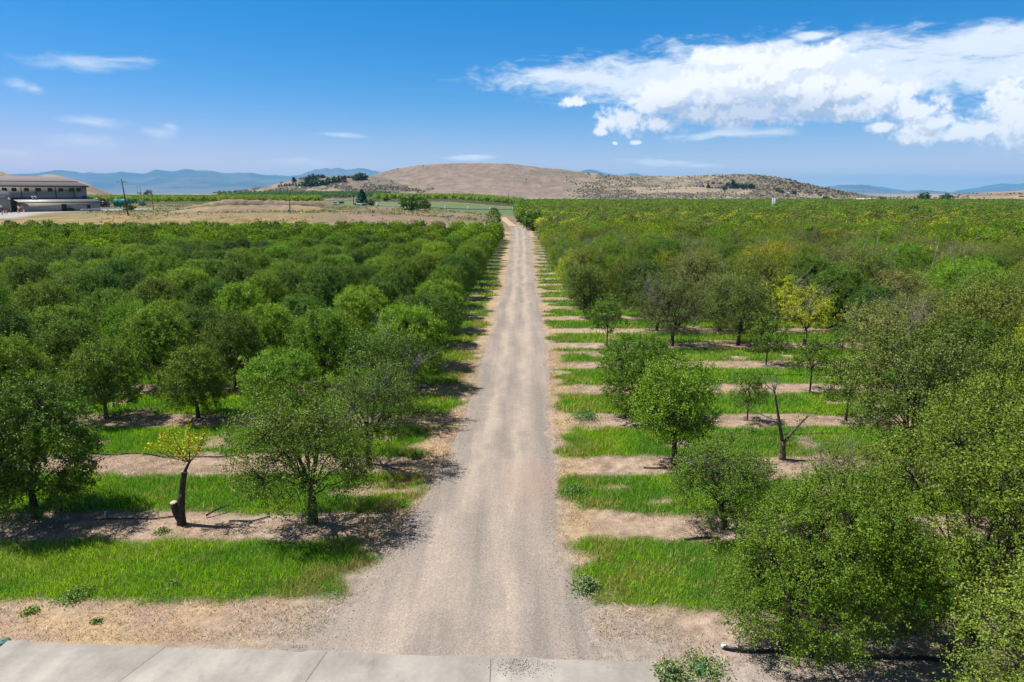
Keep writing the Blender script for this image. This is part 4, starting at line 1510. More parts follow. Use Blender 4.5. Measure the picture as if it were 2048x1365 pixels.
weed(1835, 1235, .8, .55, 700, 'feathery bright weed in the gap under the front trees', (.06, .17, .02), 12)
weed(1505, 865, .3, .3, 200, 'weed at the foot of the tiny staked sapling', (.09, .15, .03), 13)

# ---- irrigation hoses, risers and small things on the ground
def hose(pts, r, label, name='irrigation_hose', mat=None, dz=0.02):
    W_ = [np.array([*gpt(*p), 0.0]) for p in pts]
    P = []
    for a, b in zip(W_[:-1], W_[1:]):
        n = max(3, int(np.linalg.norm(b - a) / .35))
        for t in np.linspace(0, 1, n, endpoint=False):
            q = a + (b - a) * t
            q[1] += .05 * math.sin(q[0] * 2.1) + .03 * math.sin(q[0] * 5)
            P.append(q)
    P.append(W_[-1])
    P = np.array(P)
    P[:, 2] = elev(P[:, 0], P[:, 1]) + r + dz
    g = Geo()
    g.tube(P, r, 7)
    o = g.obj(name, mat or MAT_HOSE, None, True)
    return tag(o, label, 'hose', 'irrigation hoses along the tree rows')


h1 = hose([(1446, 1298), (1520, 1308), (1700, 1318), (1960, 1325)], .045, 'thick black hose with an open end lying under the front tree')
g = Geo()
x, y = gpt(1441, 1297)
g.tube(np.array([(x + .02, y, .065), (x + .16, y - .01, .065)]), .055, 10)
tag(g.obj('hose_cap', MAT_WHITE), 'white collar on the open end of the thick black hose', 'collar')


def riser(px, py, hgt, label, arm=True):
    x, y = gpt(px, py)
    g = Geo()
    g.tube(np.array([(x, y, -.05), (x + .02, y, hgt * .6), (x + .06, y, hgt)]), .018, 7)
    if arm:
        g.tube(np.array([(x + .05, y, hgt * .8), (x - .05, y, hgt * 1.02)]), .016, 6)
        g.box((x + .06, y, hgt + .02), (.07, .05, .05))
    tag(g.obj('sprinkler_riser', MAT_WHITE), label, 'sprinkler', 'white sprinkler risers')


riser(1476, 1297, .38, 'white sprinkler riser on the thick black hose end')
riser(1785, 1308, .40, 'white sprinkler riser in the shade under the front trees')
riser(210, 1040, .34, 'thin white sprinkler stake in the shade of the big dark tree', False)
hose([(190, 1042), (260, 1040), (300, 1038), (352, 1034)], .022, 'thin black hose from the big dark tree to the sawn-off trunk')
hose([(460, 1043), (505, 1044), (540, 1036)], .024, 'short curved hose piece right of the sawn-off trunk')
hose([(188, 908), (235, 911), (285, 908), (330, 915), (420, 916), (480, 912)], .028, 'wavy dark hose lying along the bare second row')
hose([(1368, 1080), (1440, 1079)], .035, 'short black hose end beside the small loose tree')
hose([(1287, 936), (1330, 939), (1364, 938)], .03, 'pale-ended hose by the vase-shaped tree')
hose([(1460, 866), (1530, 872), (1640, 868), (1700, 872)], .028, 'long black hose between the sapling and the slim young tree')
hose([(1193, 737), (1215, 738)], .05, 'dark hose end at the fifth bare strip near the road')
hose([(1460, 748), (1560, 752), (1700, 753)], .035, 'black hose along the strip of the young trees')
# cut branch by the sawn-off tree
g = Geo()
a, b = np.array([*gpt(412, 1036), .08]), np.array([*gpt(458, 1022), .22])
g.tube(bez(a, (a + b) / 2 + np.array([0, 0, .1]), b, 6), np.linspace(.04, .015, 6), 6)
for k in range(5):
    q = a + (b - a) * (.3 + .12 * k)
    g.tube(np.array([q, q + np.array([.15, .1 * (-1) ** k, .18])]), [.012, .006], 4)
tag(g.obj('cut_branch', MAT_BARK), 'thin cut branch lying on the soil right of the sawn-off trunk', 'branch')
# thrown branch with its tip on the road
for (p0, p1, lab) in (((880, 938), (917, 934), 'thin branch poking onto the road beyond the second shadow'),):
    g = Geo()
    a, b = np.array([*gpt(*p0), .06]), np.array([*gpt(*p1), .07])
    g.tube(bez(a, (a + b) / 2 + np.array([0, .05, .03]), b, 6), np.linspace(.03, .012, 6), 6)
    tag(g.obj('fallen_branch', MAT_BARK), lab, 'branch')
# valve box lids
MAT_LID = plain('green_plastic', (.10, .25, .20), .6, .1, 3)
for (px, py, lab) in ((4, 1287, 'green valve box lid at the corner of the concrete'), (1402, 1339, 'pale green valve box lid on bare soil in the lower corner')):
    x, y = gpt(px, py)
    g = Geo()
    g.box((x, y, .03), (.32, .24, .08), .2, .92)
    g.box((x, y, .078), (.10, .04, .012), .2)
    tag(g.obj('valve_box', MAT_LID), lab, 'valve box', 'valve boxes')

# ------------------------------------------------------------------ hills and mountains
from mathutils.bvhtree import BVHTree
BVHS = []


def land_material(name, rock=0.5):
    m, nt, out = new_mat(name)
    vc = N(nt, 'ShaderNodeVertexColor', layer_name='Col')
    tcn = N(nt, 'ShaderNodeTexCoord')
    n1 = N(nt, 'ShaderNodeTexNoise', i_Scale=0.06, i_Detail=9.0, i_Roughness=0.68)
    L(nt, tcn.outputs['Object'], n1.inputs['Vector'])
    mul = N(nt, 'ShaderNodeMix', data_type='RGBA', blend_type='MULTIPLY')
    mul.inputs['Factor'].default_value = 1.0
    L(nt, vc.outputs[0], mul.inputs['A'])
    L(nt, M(nt, 'MULTIPLY_ADD', n1.outputs['Fac'], 0.85, 0.32), mul.inputs['B'])
    b = N(nt, 'ShaderNodeBsdfPrincipled', i_Roughness=0.95)
    b.inputs['Specular IOR Level'].default_value = 0.05
    L(nt, mul.outputs['Result'], b.inputs['Base Color'])
    bm = N(nt, 'ShaderNodeBump', i_Strength=rock, i_Distance=2.0)
    L(nt, n1.outputs['Fac'], bm.inputs['Height'])
    L(nt, bm.outputs[0], b.inputs['Normal'])
    L(nt, b.outputs[0], out.inputs['Surface'])
    return m


MAT_LAND = land_material('dry_land')


def hill(name, prof, Yr, Yf, colour, nc=220, nr=34, power=1.15, rough=0.06, seed=0, base=-0.9, back=1.3, nfreq=1.0):
    prof = np.array(prof, float)
    px = np.linspace(prof[0, 0], prof[-1, 0], nc)
    # smooth interpolation plus small ridge roughness
    py = np.interp(px, prof[:, 0], prof[:, 1])
    if Yr > 9000:
        py = py + (fbm(px / 14.0, px * 0, seed, 4) - 0.5) * 4.5
    k = np.array([0, 1, 3, 1, 0.0]) if Yr > 9000 else np.array([1, 2, 3, 2, 1.0])
    py = np.convolve(np.pad(py, 2, mode='edge'), k / k.sum(), 'valid')
    V, Cc = [], []
    rows = np.concatenate([np.linspace(0, 1, nr), 1 + np.linspace(0.08, 1, 10)])
    yf = Yf(px) if callable(Yf) else np.full(nc, float(Yf))
    rat, zr = np.zeros(nc), np.zeros(nc)
    for i in range(nc):
        w = at(px[i], py[i], Yr)
        rat[i] = w.x / w.y
        zr[i] = w.z
    for t in rows:
        if t <= 1:
            Y = yf + (Yr - yf) * t
            s = (t ** power) * (1 - 0.18 * math.sin(math.pi * t))
        else:
            Y = Yr + (Yr - yf) * (t - 1) * back
            u = t - 1
            s = 1 - u * u * (3 - 2 * u)
        X = rat * Y
        n = fbm(X / (Yr * 0.05) * nfreq, Y / (Yr * 0.05) * nfreq, seed, 5) - 0.5
        z = base + (zr - base) * s + n * rough * (zr - base) * 4 * max(0, t * (1 - t)) * (1 if t <= 1 else 0)
        V.append(np.stack([X, Y, z], -1))
        Cc.append(colour(px, np.full(nc, t), X, Y))
    V = np.concatenate(V)
    Cc = np.concatenate(Cc)
    m = len(rows)
    I = (np.arange(m - 1)[:, None] * nc + np.arange(nc - 1)[None, :]).ravel()
    Q = np.stack([I, I + 1, I + nc + 1, I + nc], -1)
    o = link(name, mesh(name, V, Q, MAT_LAND, [('Col', 'POINT', 'FLOAT_COLOR', rgba(Cc))], True))
    tag(o, kind='structure')
    BVHS.append(BVHTree.FromPolygons([tuple(v) for v in V], [tuple(q) for q in Q]))
    return V.reshape(m, nc, 3), px


def col_main(px, t, X, Y):
    n = fbm(X / 60, Y / 60, 81, 5)
    n2 = fbm(X / 14, Y / 25, 82, 4)
    c = np.tile(np.array([0.272, 0.212, 0.172]), (len(px), 1))
    c = mixc(c, [0.305, 0.24, 0.195], sstep(n2, .45, .65))
    n3 = fbm(X / 5, Y / 9, 88, 3)
    c = mixc(c, [0.19, 0.155, 0.125], sstep(n3 * .6 + n * .4, .50, .62) * .55)
    sage = sstep(px + 60 * (n - .5), 1120, 1180)
    c2 = mixc(np.tile(np.array([0.36, 0.29, 0.205]), (len(px), 1)), [0.23, 0.20, 0.145], sstep(n * .6 + n2 * .4, .42, .58))
    c = c * (1 - sage[:, None]) + c2 * sage[:, None]
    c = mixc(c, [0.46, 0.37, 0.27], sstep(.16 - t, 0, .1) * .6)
    c = mixc(c, [0.17, 0.15, 0.10], sstep(px, 1440, 1520) * sstep(t, .55, .8) * .6)
    return c


def col_sage(px, t, X, Y):
    n = fbm(X / 40, Y / 40, 83, 5)
    n2 = fbm(X / 10, Y / 14, 84, 4)
    c = mixc(np.tile(np.array([0.33, 0.265, 0.19]), (len(px), 1)), [0.22, 0.19, 0.145], sstep(n * .5 + n2 * .5, .38, .54))
    return c


def col_brown(px, t, X, Y):
    n = fbm(X / 50, Y / 50, 85, 5)
    return mixc(np.tile(np.array([0.36, 0.285, 0.20]), (len(px), 1)), [0.26, 0.20, 0.14], sstep(n, .42, .6))


def col_mtn(px, t, X, Y):
    n = fbm(X / 900, Y / 900, 86, 6)
    c = mixc(np.tile(np.array([0.10, 0.105, 0.085]), (len(px), 1)), [0.20, 0.18, 0.145], sstep(n, .4, .62))
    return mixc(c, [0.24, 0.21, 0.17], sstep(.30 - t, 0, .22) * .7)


MAIN = [(600, 396), (640, 384), (690, 369), (740, 353), (765, 344.5), (790, 338), (840, 330.5), (893, 327), (960, 326.5), (1024, 328), (1080, 335), (1137, 340.5), (1160, 344.5), (1200, 348),
        (1212, 350.5), (1260, 351.5), (1330, 353.5), (1385, 352.5), (1430, 350.5), (1480, 348.5), (1520, 350), (1560, 356), (1600, 365), (1650, 376), (1700, 386), (1760, 394), (1810, 399)]
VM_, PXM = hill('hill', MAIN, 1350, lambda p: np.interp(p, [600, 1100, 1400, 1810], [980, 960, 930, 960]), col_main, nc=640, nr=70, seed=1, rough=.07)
VILL = [(425, 386), (470, 383), (520, 376), (560, 366.5), (590, 359), (640, 354), (690, 353), (740, 353), (790, 360), (850, 372), (900, 384), (930, 390)]
VV_, PXV = hill('hill', VILL, 1130, 960, col_sage, nc=160, seed=2, rough=.05)
LEFTH = [(-260, 330), (-120, 322), (-40, 334), (0, 342), (12, 347.5), (40, 353), (70, 352), (92, 349), (110, 349.5), (128, 354), (150, 360), (175, 368), (198, 379), (212, 385), (225, 389)]
VL_, PXL = hill('hill', LEFTH, 950, 720, col_brown, nc=140, seed=3)
RIGHTH = [(1560, 402), (1640, 397), (1720, 396), (1760, 397), (1800, 395), (1850, 391.5), (1900, 388.5), (1960, 386), (2000, 384), (2048, 381), (2130, 377), (2260, 380)]
VR_, PXR = hill('hill', RIGHTH, 1250, 1020, col_brown, nc=160, seed=4)
MT = [([(-420, 352), (-100, 350), (0, 349), (60, 347), (96, 344), (128, 340), (148, 344), (165, 347), (180, 345), (196, 347), (225, 346), (241, 343.5), (262, 347), (292, 346), (312, 339.5), (340, 342), (355, 341.5),
        (372, 338), (395, 340.5), (420, 342), (440, 346), (470, 345.5), (500, 346), (540, 351), (575, 352), (610, 350), (660, 356), (800, 372), (900, 384)], 17500, 11500, 11),
      ([(540, 362), (590, 352), (612, 346), (632, 340), (652, 336.5), (662, 338.5), (676, 335.5), (694, 339.5), (718, 336.5), (736, 339), (752, 343), (766, 348), (830, 357), (900, 370)], 19500, 14500, 12),
      ([(1100, 366), (1140, 347), (1160, 342.5), (1180, 339.5), (1196, 341.5), (1218, 349), (1240, 350), (1264, 347.5), (1285, 350), (1320, 356), (1400, 370)], 21000, 16500, 13),
      ([(1600, 386), (1640, 375), (1662, 372.5), (1690, 370.5), (1715, 370), (1745, 374.5), (1775, 380), (1800, 386), (1830, 388)], 16000, 12500, 14),
      ([(1680, 382), (1710, 369.5), (1740, 371), (1770, 375.5), (1810, 382), (1860, 388)], 24000, 19500, 15),
      ([(1760, 390), (1800, 384), (1835, 380.5), (1860, 381), (1890, 384.5), (1930, 386.5), (1980, 389)], 13500, 10500, 16),
      ([(1860, 390), (1905, 383.5), (1935, 379), (1970, 372.5), (2008, 367), (2035, 368.5), (2070, 367), (2150, 372), (2300, 380)], 24500, 19000, 17)]
for (pr, yr, yf, sd) in MT:
    k_ = min(1.34, 29000 / yr)
    yr, yf = yr * k_, yf * k_
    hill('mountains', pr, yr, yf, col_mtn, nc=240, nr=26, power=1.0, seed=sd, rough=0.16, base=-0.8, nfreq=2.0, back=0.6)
HILL_BVH = BVHS[:4]


def hit(px, py):
    """where the ray through a photo pixel first meets the hills or the ground"""
    d = px_dir(px, py).normalized()
    o = Vector((0, 0, HC))
    best = None
    for b in HILL_BVH:
        loc, nrm, idx, dist = b.ray_cast(o, d)
        if loc is not None and (best is None or dist < best[1]):
            best = (loc, dist)
    t = 100.0
    while t < 1600:
        q = o + d * t
        if q.z <= gz(q.x, q.y):
            if best is None or t < best[1]:
                best = (q, t)
            break
        t += 1.0
    return best[0] if best else at(px, py, 1000)


# sagebrush and junipers on the hills
def brush(name, V, px, n, cond, size, colr, label, seed):
    rng = np.random.default_rng(seed)
    nr = V.shape[0] - 10
    r = rng.uniform(0, nr - 1.001, n)
    c = rng.uniform(0, V.shape[1] - 1.001, n)
    ri, ci = r.astype(int), c.astype(int)
    fr, fc = (r - ri)[:, None], (c - ci)[:, None]
    P = (V[ri, ci] * (1 - fr) * (1 - fc) + V[ri + 1, ci] * fr * (1 - fc) + V[ri, ci + 1] * (1 - fr) * fc + V[ri + 1, ci + 1] * fr * fc)
    pp = px[ci]
    keep = rng.uniform(size=n) < cond(pp, r / (nr - 1), P)
    P = P[keep]
    n = len(P)
    k = 7
    sz = size * rng.uniform(.5, 1.5, n) ** 1.3
    v = rand_dirs(rng, n * k)
    v[:, 2] = np.abs(v[:, 2])
    S = np.repeat(sz, k)[:, None]
    Q = np.repeat(P, k, 0) + v * S * .42 * np.array([1, 1, .9]) + np.array([0, 0, .1]) * S
    nrm = v + rand_dirs(rng, n * k) * .3
    nrm /= np.linalg.norm(nrm, axis=1, keepdims=True)
    d = np.cross(nrm, rand_dirs(rng, n * k))
    d /= np.linalg.norm(d, axis=1, keepdims=True)
    s = np.cross(nrm, d)
    VV = np.stack([Q - d * S * .45, Q + s * S * .4, Q + d * S * .45, Q - s * S * .4], 1).reshape(-1, 3)
    cc = np.repeat(np.array(colr)[None] * rng.uniform(.7, 1.35, (n, 1)), k, 0)
    o = link(name, mesh(name, VV, np.arange(len(VV)).reshape(-1, 4), MAT_LEAF_FAR, [('rnd', 'FACE', 'FLOAT', np.repeat(rng.uniform(0, 1, n), k)), ('Col', 'FACE', 'FLOAT_COLOR', rgba(cc))]))
    tag(o, label, 'brush', None, 'stuff')


brush('sagebrush', VM_, PXM, 30000, lambda p, t, P: sstep(p, 1110, 1200) * sstep(fbm(P[:, 0] / 45, P[:, 1] / 45, 91, 4), .36, .56) + .002, 1.8, (.24, .21, .152), 'grey sagebrush scattered over the right half of the long hill', 1)
brush('juniper_scrub', VM_, PXM, 6500, lambda p, t, P: sstep(p, 1420, 1510) * (1 - sstep(p, 1690, 1740)) * np.maximum(sstep(t, .35, .62) * sstep(fbm(P[:, 0] / 40, P[:, 1] / 60, 92, 4), .38, .52), .07), 3.0, (.118, .112, .070), 'dark juniper scrub on the right crest of the long hill', 2)
brush('sagebrush', VV_, PXV, 12000, lambda p, t, P: sstep(fbm(P[:, 0] / 30, P[:, 1] / 30, 93, 4), .38, .55), 1.7, (.19, .175, .13), 'grey sagebrush on the low slope below the hilltop houses', 3)
brush('sagebrush', VR_, PXR, 2200, lambda p, t, P: sstep(fbm(P[:, 0] / 40, P[:, 1] / 30, 94, 4), .46, .6) * .6, 2.4, (.15, .14, .085), 'sparse scrub on the low bluff at the far end of the patchy block', 4)

def plateau_scrub():
    rng = np.random.default_rng(66)
    n = 9000
    y = rng.uniform(193, 372, n)
    x = rng.uniform(-.62, 0.0, n) * y
    t = fbm(x * .05, y * .07, 95, 4)
    k = (rng.uniform(size=n) < sstep(t, .38, .62)) & ~((x < -148) & (y > 215) & (y < 305)) & (x < road_l(np.minimum(y, 225)) - 3) & ((y < 330) | (x < -150))
    x, y = x[k], y[k]
    n = len(x)
    base = np.stack([x, y, elev(x, y)], -1)
    c = mixc(np.tile(np.array([.33, .25, .12]), (n, 1)), [.12, .16, .05], (rng.uniform(size=n) < .3 + .5 * sstep(y, 222, 236)) * 1.0) * rng.uniform(.7, 1.2, (n, 1))
    m = 6
    S = np.repeat(rng.uniform(.25, .9, n), m)[:, None]
    v = rand_dirs(rng, n * m)
    v[:, 2] = np.abs(v[:, 2])
    P = np.repeat(base, m, 0) + v * S * np.array([.8, .8, .6])
    V = leaf_quads(rng, P, v, .8, .4)
    V = P.repeat(4, 0) + (V - P.repeat(4, 0)) * S.repeat(4, 0)
    o = link('dry_scrub', mesh('dry_scrub', V, np.arange(len(V)).reshape(-1, 4), MAT_LEAF_FAR, [('rnd', 'FACE', 'FLOAT', rng.uniform(0, 1, n * m)), ('Col', 'FACE', 'FLOAT_COLOR', rgba(np.repeat(c, m, 0)))]))
    tag(o, 'dry tufts and weeds over the cleared ground behind the dense block', 'scrub', None, 'stuff')


plateau_scrub()

# far orchards
rf = np.random.default_rng(77)


def orchard_block(name, p0, p1, Y0, Y1, sp, cols, label, nq, q, zoff=None, size=(.8, 1.05), gap=.04):
    items = []
    Y = Y0
    while Y < Y1:
        xa, xb = at(p0, 400, Y).x, at(p1, 400, Y).x
        for x in np.arange(xa, xb, sp):
            if rf.uniform() > gap:
                items.append((x + rf.normal() * sp * .07, Y + rf.normal() * sp * .07, rf.uniform(*size), jit(rf, cols[rf.integers(len(cols))])))
        Y += sp * 1.05
    return crowd(name, items, nq, label, q, zoff=zoff)


orchard_block('far_orchard', 150, 640, 385, 900, 6.4, [C_GREEN, C_GREEN, C_OLIVE, C_DARK], 'rows of distant orchard trees behind the packing yard and dirt mounds', 240, .7)
orchard_block('far_orchard', 752, 1046, 540, 940, 6.6, [C_GREEN, C_GREEN, C_OLIVE], 'band of distant orchard trees behind the white standpipes below the long hill', 330, .7, size=(.95, 1.3))
orchard_block('far_orchard', 1030, 2150, 690, 930, 8.0, [C_GREEN, C_DARK, C_DARK], 'farthest dark orchard band at the foot of the long hill', 220, .85)
orchard_block('far_orchard', 440, 780, 800, 975, 7.0, [(0.045, 0.105, 0.02), (.05, .11, .02)], 'dark green orchard rising to the slope below the hilltop houses', 200, .8, zoff=lambda x, y: 5.0 + max(0, (y - 800) / 175) * 5.5)


# ------------------------------------------------------------------ small far trees
def small_tree(px, py, wpx, hpx, col, label, kind='round', name=None, group=None, cat='tree', nq=420, p=None, hb=.12):
    p = hit(px, py) if p is None else p
    sc = p.y / 1365.33
    w, h = wpx * sc, hpx * sc
    rng = np.random.default_rng(int(px * 31 + py * 7))
    n = nq
    v = rand_dirs(rng, n)
    if kind == 'cone':
        t = rng.uniform(0, 1, n) ** .8
        a = rng.uniform(0, 6.283, n)
        r = (1 - t) ** .85 * (0.75 + .3 * np.sin(t * 38 + a * 2)) * rng.uniform(.55, 1, n) ** .5
        P = np.stack([np.cos(a) * r * w / 2, np.sin(a) * r * w / 2, h * (.05 + .95 * t)], -1)
        out = np.stack([np.cos(a), np.sin(a), np.full(n, .5)], -1)
    elif kind == 'column':
        t = rng.uniform(0, 1, n)
        a = rng.uniform(0, 6.283, n)
        r = np.sin(np.pi * (t * .86 + .12)) ** .6 * rng.uniform(.4, 1, n) ** .5 * (1 + .2 * np.sin(a * 3 + t * 9))
        P = np.stack([np.cos(a) * r * w / 2, np.sin(a) * r * w / 2, h * (.06 + .94 * t)], -1)
        out = np.stack([np.cos(a), np.sin(a), np.full(n, .5)], -1)
    elif kind == 'airy':
        m = 12
        c = rng.normal(size=(m, 3)) * np.array([w * .24, w * .24, h * .13]) + np.array([0, 0, h * .68])
        k = rng.integers(0, m, n)
        P = c[k] + rng.normal(size=(n, 3)) * np.array([w * .08, w * .08, h * .06])
        out = v
    else:
        lump = 1 + .25 * np.sin(v[:, 0] * 6 + px) * np.cos(v[:, 1] * 5) + .15 * np.sin(v[:, 2] * 9)
        rr = rng.uniform(.35, 1, n) ** .45 * lump
        b = h * hb
        P = v * rr[:, None] * np.array([w / 2, w / 2, (h - b) / 2]) + np.array([0, 0, b + (h - b) / 2])
        out = v
    q = max(w, .5 * h) * (.20 if kind != 'airy' else .10) * (420 / n) ** .5
    V = leaf_quads(rng, P, out, q, .5)
    # fuller leaves for far crowns
    r = empty(name or 'tree', p, 0)
    tag(r, label, cat, group)
    c_ = link('crown', mesh('crown', V, np.arange(4 * n).reshape(-1, 4), MAT_LEAF, [('rnd', 'FACE', 'FLOAT', rng.uniform(0, 1, n))]), r)
    c_.color = (*col, 1)
    g = Geo()
    tr = max(.09, w * .035)
    g.tube(np.array([(0, 0, -.3), (0.02 * w, 0, h * .3), (0, 0, h * .75)]), [tr * 1.2, tr, tr * .3], 6)
    if kind in ('round', 'airy'):
        for k in range(6):
            a = k * 1.05
            g.tube(np.array([(0, 0, h * .25), (math.cos(a) * w * .14, math.sin(a) * w * .14, h * .45), (math.cos(a) * w * .3, math.sin(a) * w * .3, h * .68)]), [tr * .7, tr * .45, tr * .15], 4, False)
    g.obj('trunk', MAT_BARK, r)
    return r


D_CON = (.028, .062, .028)
G_BLUE = (.040, .085, .042)
# poplar and trees by the road end
pp = Vector((at(988, 470, 195).x, 195.0, gz(at(988, 470, 195).x, 195)))
small_tree(988, 470, 30, 52, (.095, .165, .022), 'tall light green poplar at the far end of the dense block', 'column', 'poplar_tree', nq=1500, p=pp)
small_tree(1066, 461, 44, 36, (.085, .15, .012), 'round green tree at the corner past the road end', 'round', 'tree', nq=2200, hb=.03)
small_tree(1046, 449, 26, 24, (.075, .135, .012), 'small green tree behind the round one past the road end', 'round', 'tree', nq=1200, hb=.03)
small_tree(1092, 468, 36, 32, (.095, .15, .014), 'olive bushy tree to the side of the round one past the road end', 'round', 'tree', nq=1800, hb=.03)
small_tree(822, 421, 42, 27, (.085, .15, .02), 'bright green round tree beside the standpipes in front of the far orchard', 'round', nq=700, hb=.02)
small_tree(849, 419, 22, 18, (.095, .16, .02), 'small light green tree right of the bright round tree', 'round', nq=400, hb=.02)
small_tree(725, 411, 30, 28, (.035, .08, .042), 'bushy blue-green conifer beside the small grey shed', 'cone', 'conifer_tree', nq=900)
small_tree(742, 412, 14, 12, (.06, .10, .02), 'small bush at the foot of the blue-green conifer', 'round', 'bush', nq=250, cat='bush', hb=.02)
small_tree(773, 398, 13, 11, (.02, .045, .014), 'small nearly black tree standing out of the far orchard', 'round', nq=260, p=Vector((at(773, 398, 620).x, 620, gz(at(773, 398, 620).x, 620))), hb=.0)
small_tree(918, 402, 14, 15, (.03, .075, .04), 'small dark conifer on the edge of the far orchard below the long hill', 'cone', 'conifer_tree', nq=300, p=Vector((at(918, 400, 800).x, 800, 1.0)))
small_tree(1825, 426, 26, 22, (.032, .07, .014), 'dark round tree rising alone out of the patchy block', 'round', nq=700, p=Vector((at(1825, 426, 330).x, 330, 0)), hb=.0)
small_tree(1847, 411, 20, 17, (.04, .085, .025), 'green roadside tree near the low bluff', 'round', nq=400, p=Vector((at(1847, 408, 900).x, 900, 0)))
small_tree(1893, 407, 22, 14, (.04, .085, .02), 'round green tree in front of the low bluff', 'round', nq=400, p=Vector((at(1893, 406, 900).x, 900, 0)))
small_tree(1651, 402, 16, 10, (.06, .11, .03), 'pale green tree at the right foot of the long hill', 'round', nq=300, p=Vector((at(1651, 402, 900).x, 900, 0)))
small_tree(1763, 402, 14, 9, (.06, .11, .03), 'pale green tree in front of the long white shed', 'round', nq=300, p=Vector((at(1763, 402, 930).x, 930, 0)))
# yard trees
small_tree(60, 421, 28, 22, (.12, .20, .03), 'bright light green tree in front of the packing shed', 'round', nq=700, hb=.1)
small_tree(81, 414, 16, 12, (.06, .055, .03), 'small brownish tree behind the white car', 'round', nq=300)
small_tree(135, 420, 42, 26, (.085, .048, .052), 'wide purple-leaved tree in front of the lean-to wall', 'round', nq=1000, hb=.06)
small_tree(203, 417, 24, 19, (.085, .048, .055), 'smaller purple-leaved tree right of the grey bins', 'round', nq=600, hb=.06)
small_tree(142, 423, 12, 7, (.07, .11, .03), 'low green bush at the yard edge under the wide purple tree', 'round', 'bush', nq=250, cat='bush', hb=0)
small_tree(257, 421, 22, 10, (.09, .13, .02), 'low olive bush in front of the teal container', 'round', 'bush', nq=350, cat='bush', hb=0)
small_tree(285, 412, 14, 11, (.16, .22, .14), 'pale grey-green bush right of the teal container', 'round', 'bush', nq=350, cat='bush', hb=0)
small_tree(230, 408, 12, 10, (.13, .20, .12), 'pale grey-green bush behind the teal container', 'round', 'bush', nq=300, cat='bush', hb=0)
small_tree(267, 407, 13, 13, (.025, .05, .015), 'dark round tree right behind the teal container', 'round', nq=350, hb=0)
small_tree(295, 391, 21, 20, (.06, .075, .03), 'open-crowned tall tree above the far orchard beside the twin-pole line', 'airy', nq=340, p=Vector((at(295, 391, 700).x, 700, 5.0)))
# hilltop village trees
vt = [(588, 360, 9, 8, 'cone', D_CON), (598, 372, 5, 6, 'cone', D_CON), (617, 357, 8, 7, 'round', (.04, .075, .025)), (626, 356, 10, 10, 'round', (.045, .085, .025)), (637, 353, 6, 8, 'cone', D_CON), (645, 352, 6, 6, 'round', D_CON),
      (608, 372, 9, 8, 'round', (.075, .12, .03)), (620, 371, 12, 11, 'round', G_BLUE), (632, 370, 12, 10, 'round', (.05, .095, .03)), (648, 369, 10, 8, 'round', G_BLUE), (655, 362, 7, 10, 'cone', D_CON), (663, 361, 10, 8, 'round', (.06, .11, .03)),
      (672, 360, 10, 8, 'round', (.06, .115, .025)), (678, 361, 8, 13, 'cone', D_CON), (685, 361, 8, 12, 'cone', G_BLUE), (690, 361, 8, 13, 'cone', D_CON), (712, 356, 8, 6, 'round', D_CON), (721, 354, 14, 9, 'round', (.045, .085, .02)),
      (652, 365, 6, 5, 'round', (.20, .22, .02)), (586, 371, 4, 7, 'cone', D_CON), (579, 372, 4, 6, 'cone', D_CON), (574, 372, 4, 5, 'cone', D_CON), (569, 373, 4, 5, 'cone', D_CON), (563, 373, 4, 5, 'cone', D_CON), (558, 374, 4, 5, 'cone', D_CON), (592, 372, 4, 7, 'cone', D_CON)]
vl = ['lone dark conifer at the upper left of the hilltop houses', 'dark narrow conifer ending the row below the lone conifer', 'low dark tree beside the upper hilltop house', 'broad green tree on the hilltop skyline', 'pointed dark conifer on the hilltop skyline',
      'small dark tree right of the skyline conifer', 'pale olive tree low on the left of the hilltop grove', 'wide blue-green tree low in the hilltop grove', 'green tree left of the lower hilltop house', 'blue-green tree right of the lower hilltop house',
      'dark conifer behind the yellow bush on the hilltop', 'green tree right of the yellow bush on the hilltop', 'green tree left of the tall conifer trio', 'left tall conifer of the hilltop trio', 'middle blue-green conifer of the hilltop trio', 'right tall conifer of the hilltop trio',
      'small dark tree under the brown hilltop house', 'big round tree at the right end of the hilltop skyline', 'yellow bush in the middle of the hilltop grove', 'tallest small conifer of the hillside row', 'small conifer second from the grove in the hillside row', 'small conifer third from the grove in the hillside row',
      'small conifer fourth from the grove in the hillside row', 'small conifer fifth from the grove in the hillside row', 'last small conifer of the hillside row', 'narrow conifer nearest the grove in the hillside row']
for (a, b, w, h, k, c), lb in zip(vt, vl):
    b = b + (3.5 if b <= 362 else 0.5)
    w = w * (1.4 if k == 'round' else 1.0)
    small_tree(a, b, w * 1.1, h * 0.85, c, lb, k, 'conifer_tree' if k == 'cone' else 'tree', 'trees round the hilltop houses', nq=200)
ht = [(1416, 377, 6, 8, 'cone', D_CON), (1426, 371, 6, 5, 'round', D_CON), (1440, 371, 5, 5, 'round', D_CON), (1455, 374, 6, 7, 'round', D_CON), (1466, 378, 13, 13, 'cone', G_BLUE), (1476, 378, 8, 9, 'round', G_BLUE), (1484, 378, 7, 9, 'round', D_CON), (1491, 378, 7, 9, 'round', D_CON), (1498, 379, 7, 9, 'cone', D_CON), (1503, 379, 7, 10, 'cone', D_CON), (1508, 379, 5, 7, 'cone', D_CON), (1449, 380, 6, 6, 'round', D_CON),
      (1555, 384, 7, 6, 'round', (.06, .065, .03)), (1563, 387, 7, 5, 'round', (.05, .06, .03)), (1588, 389, 7, 6, 'round', (.05, .06, .03))]
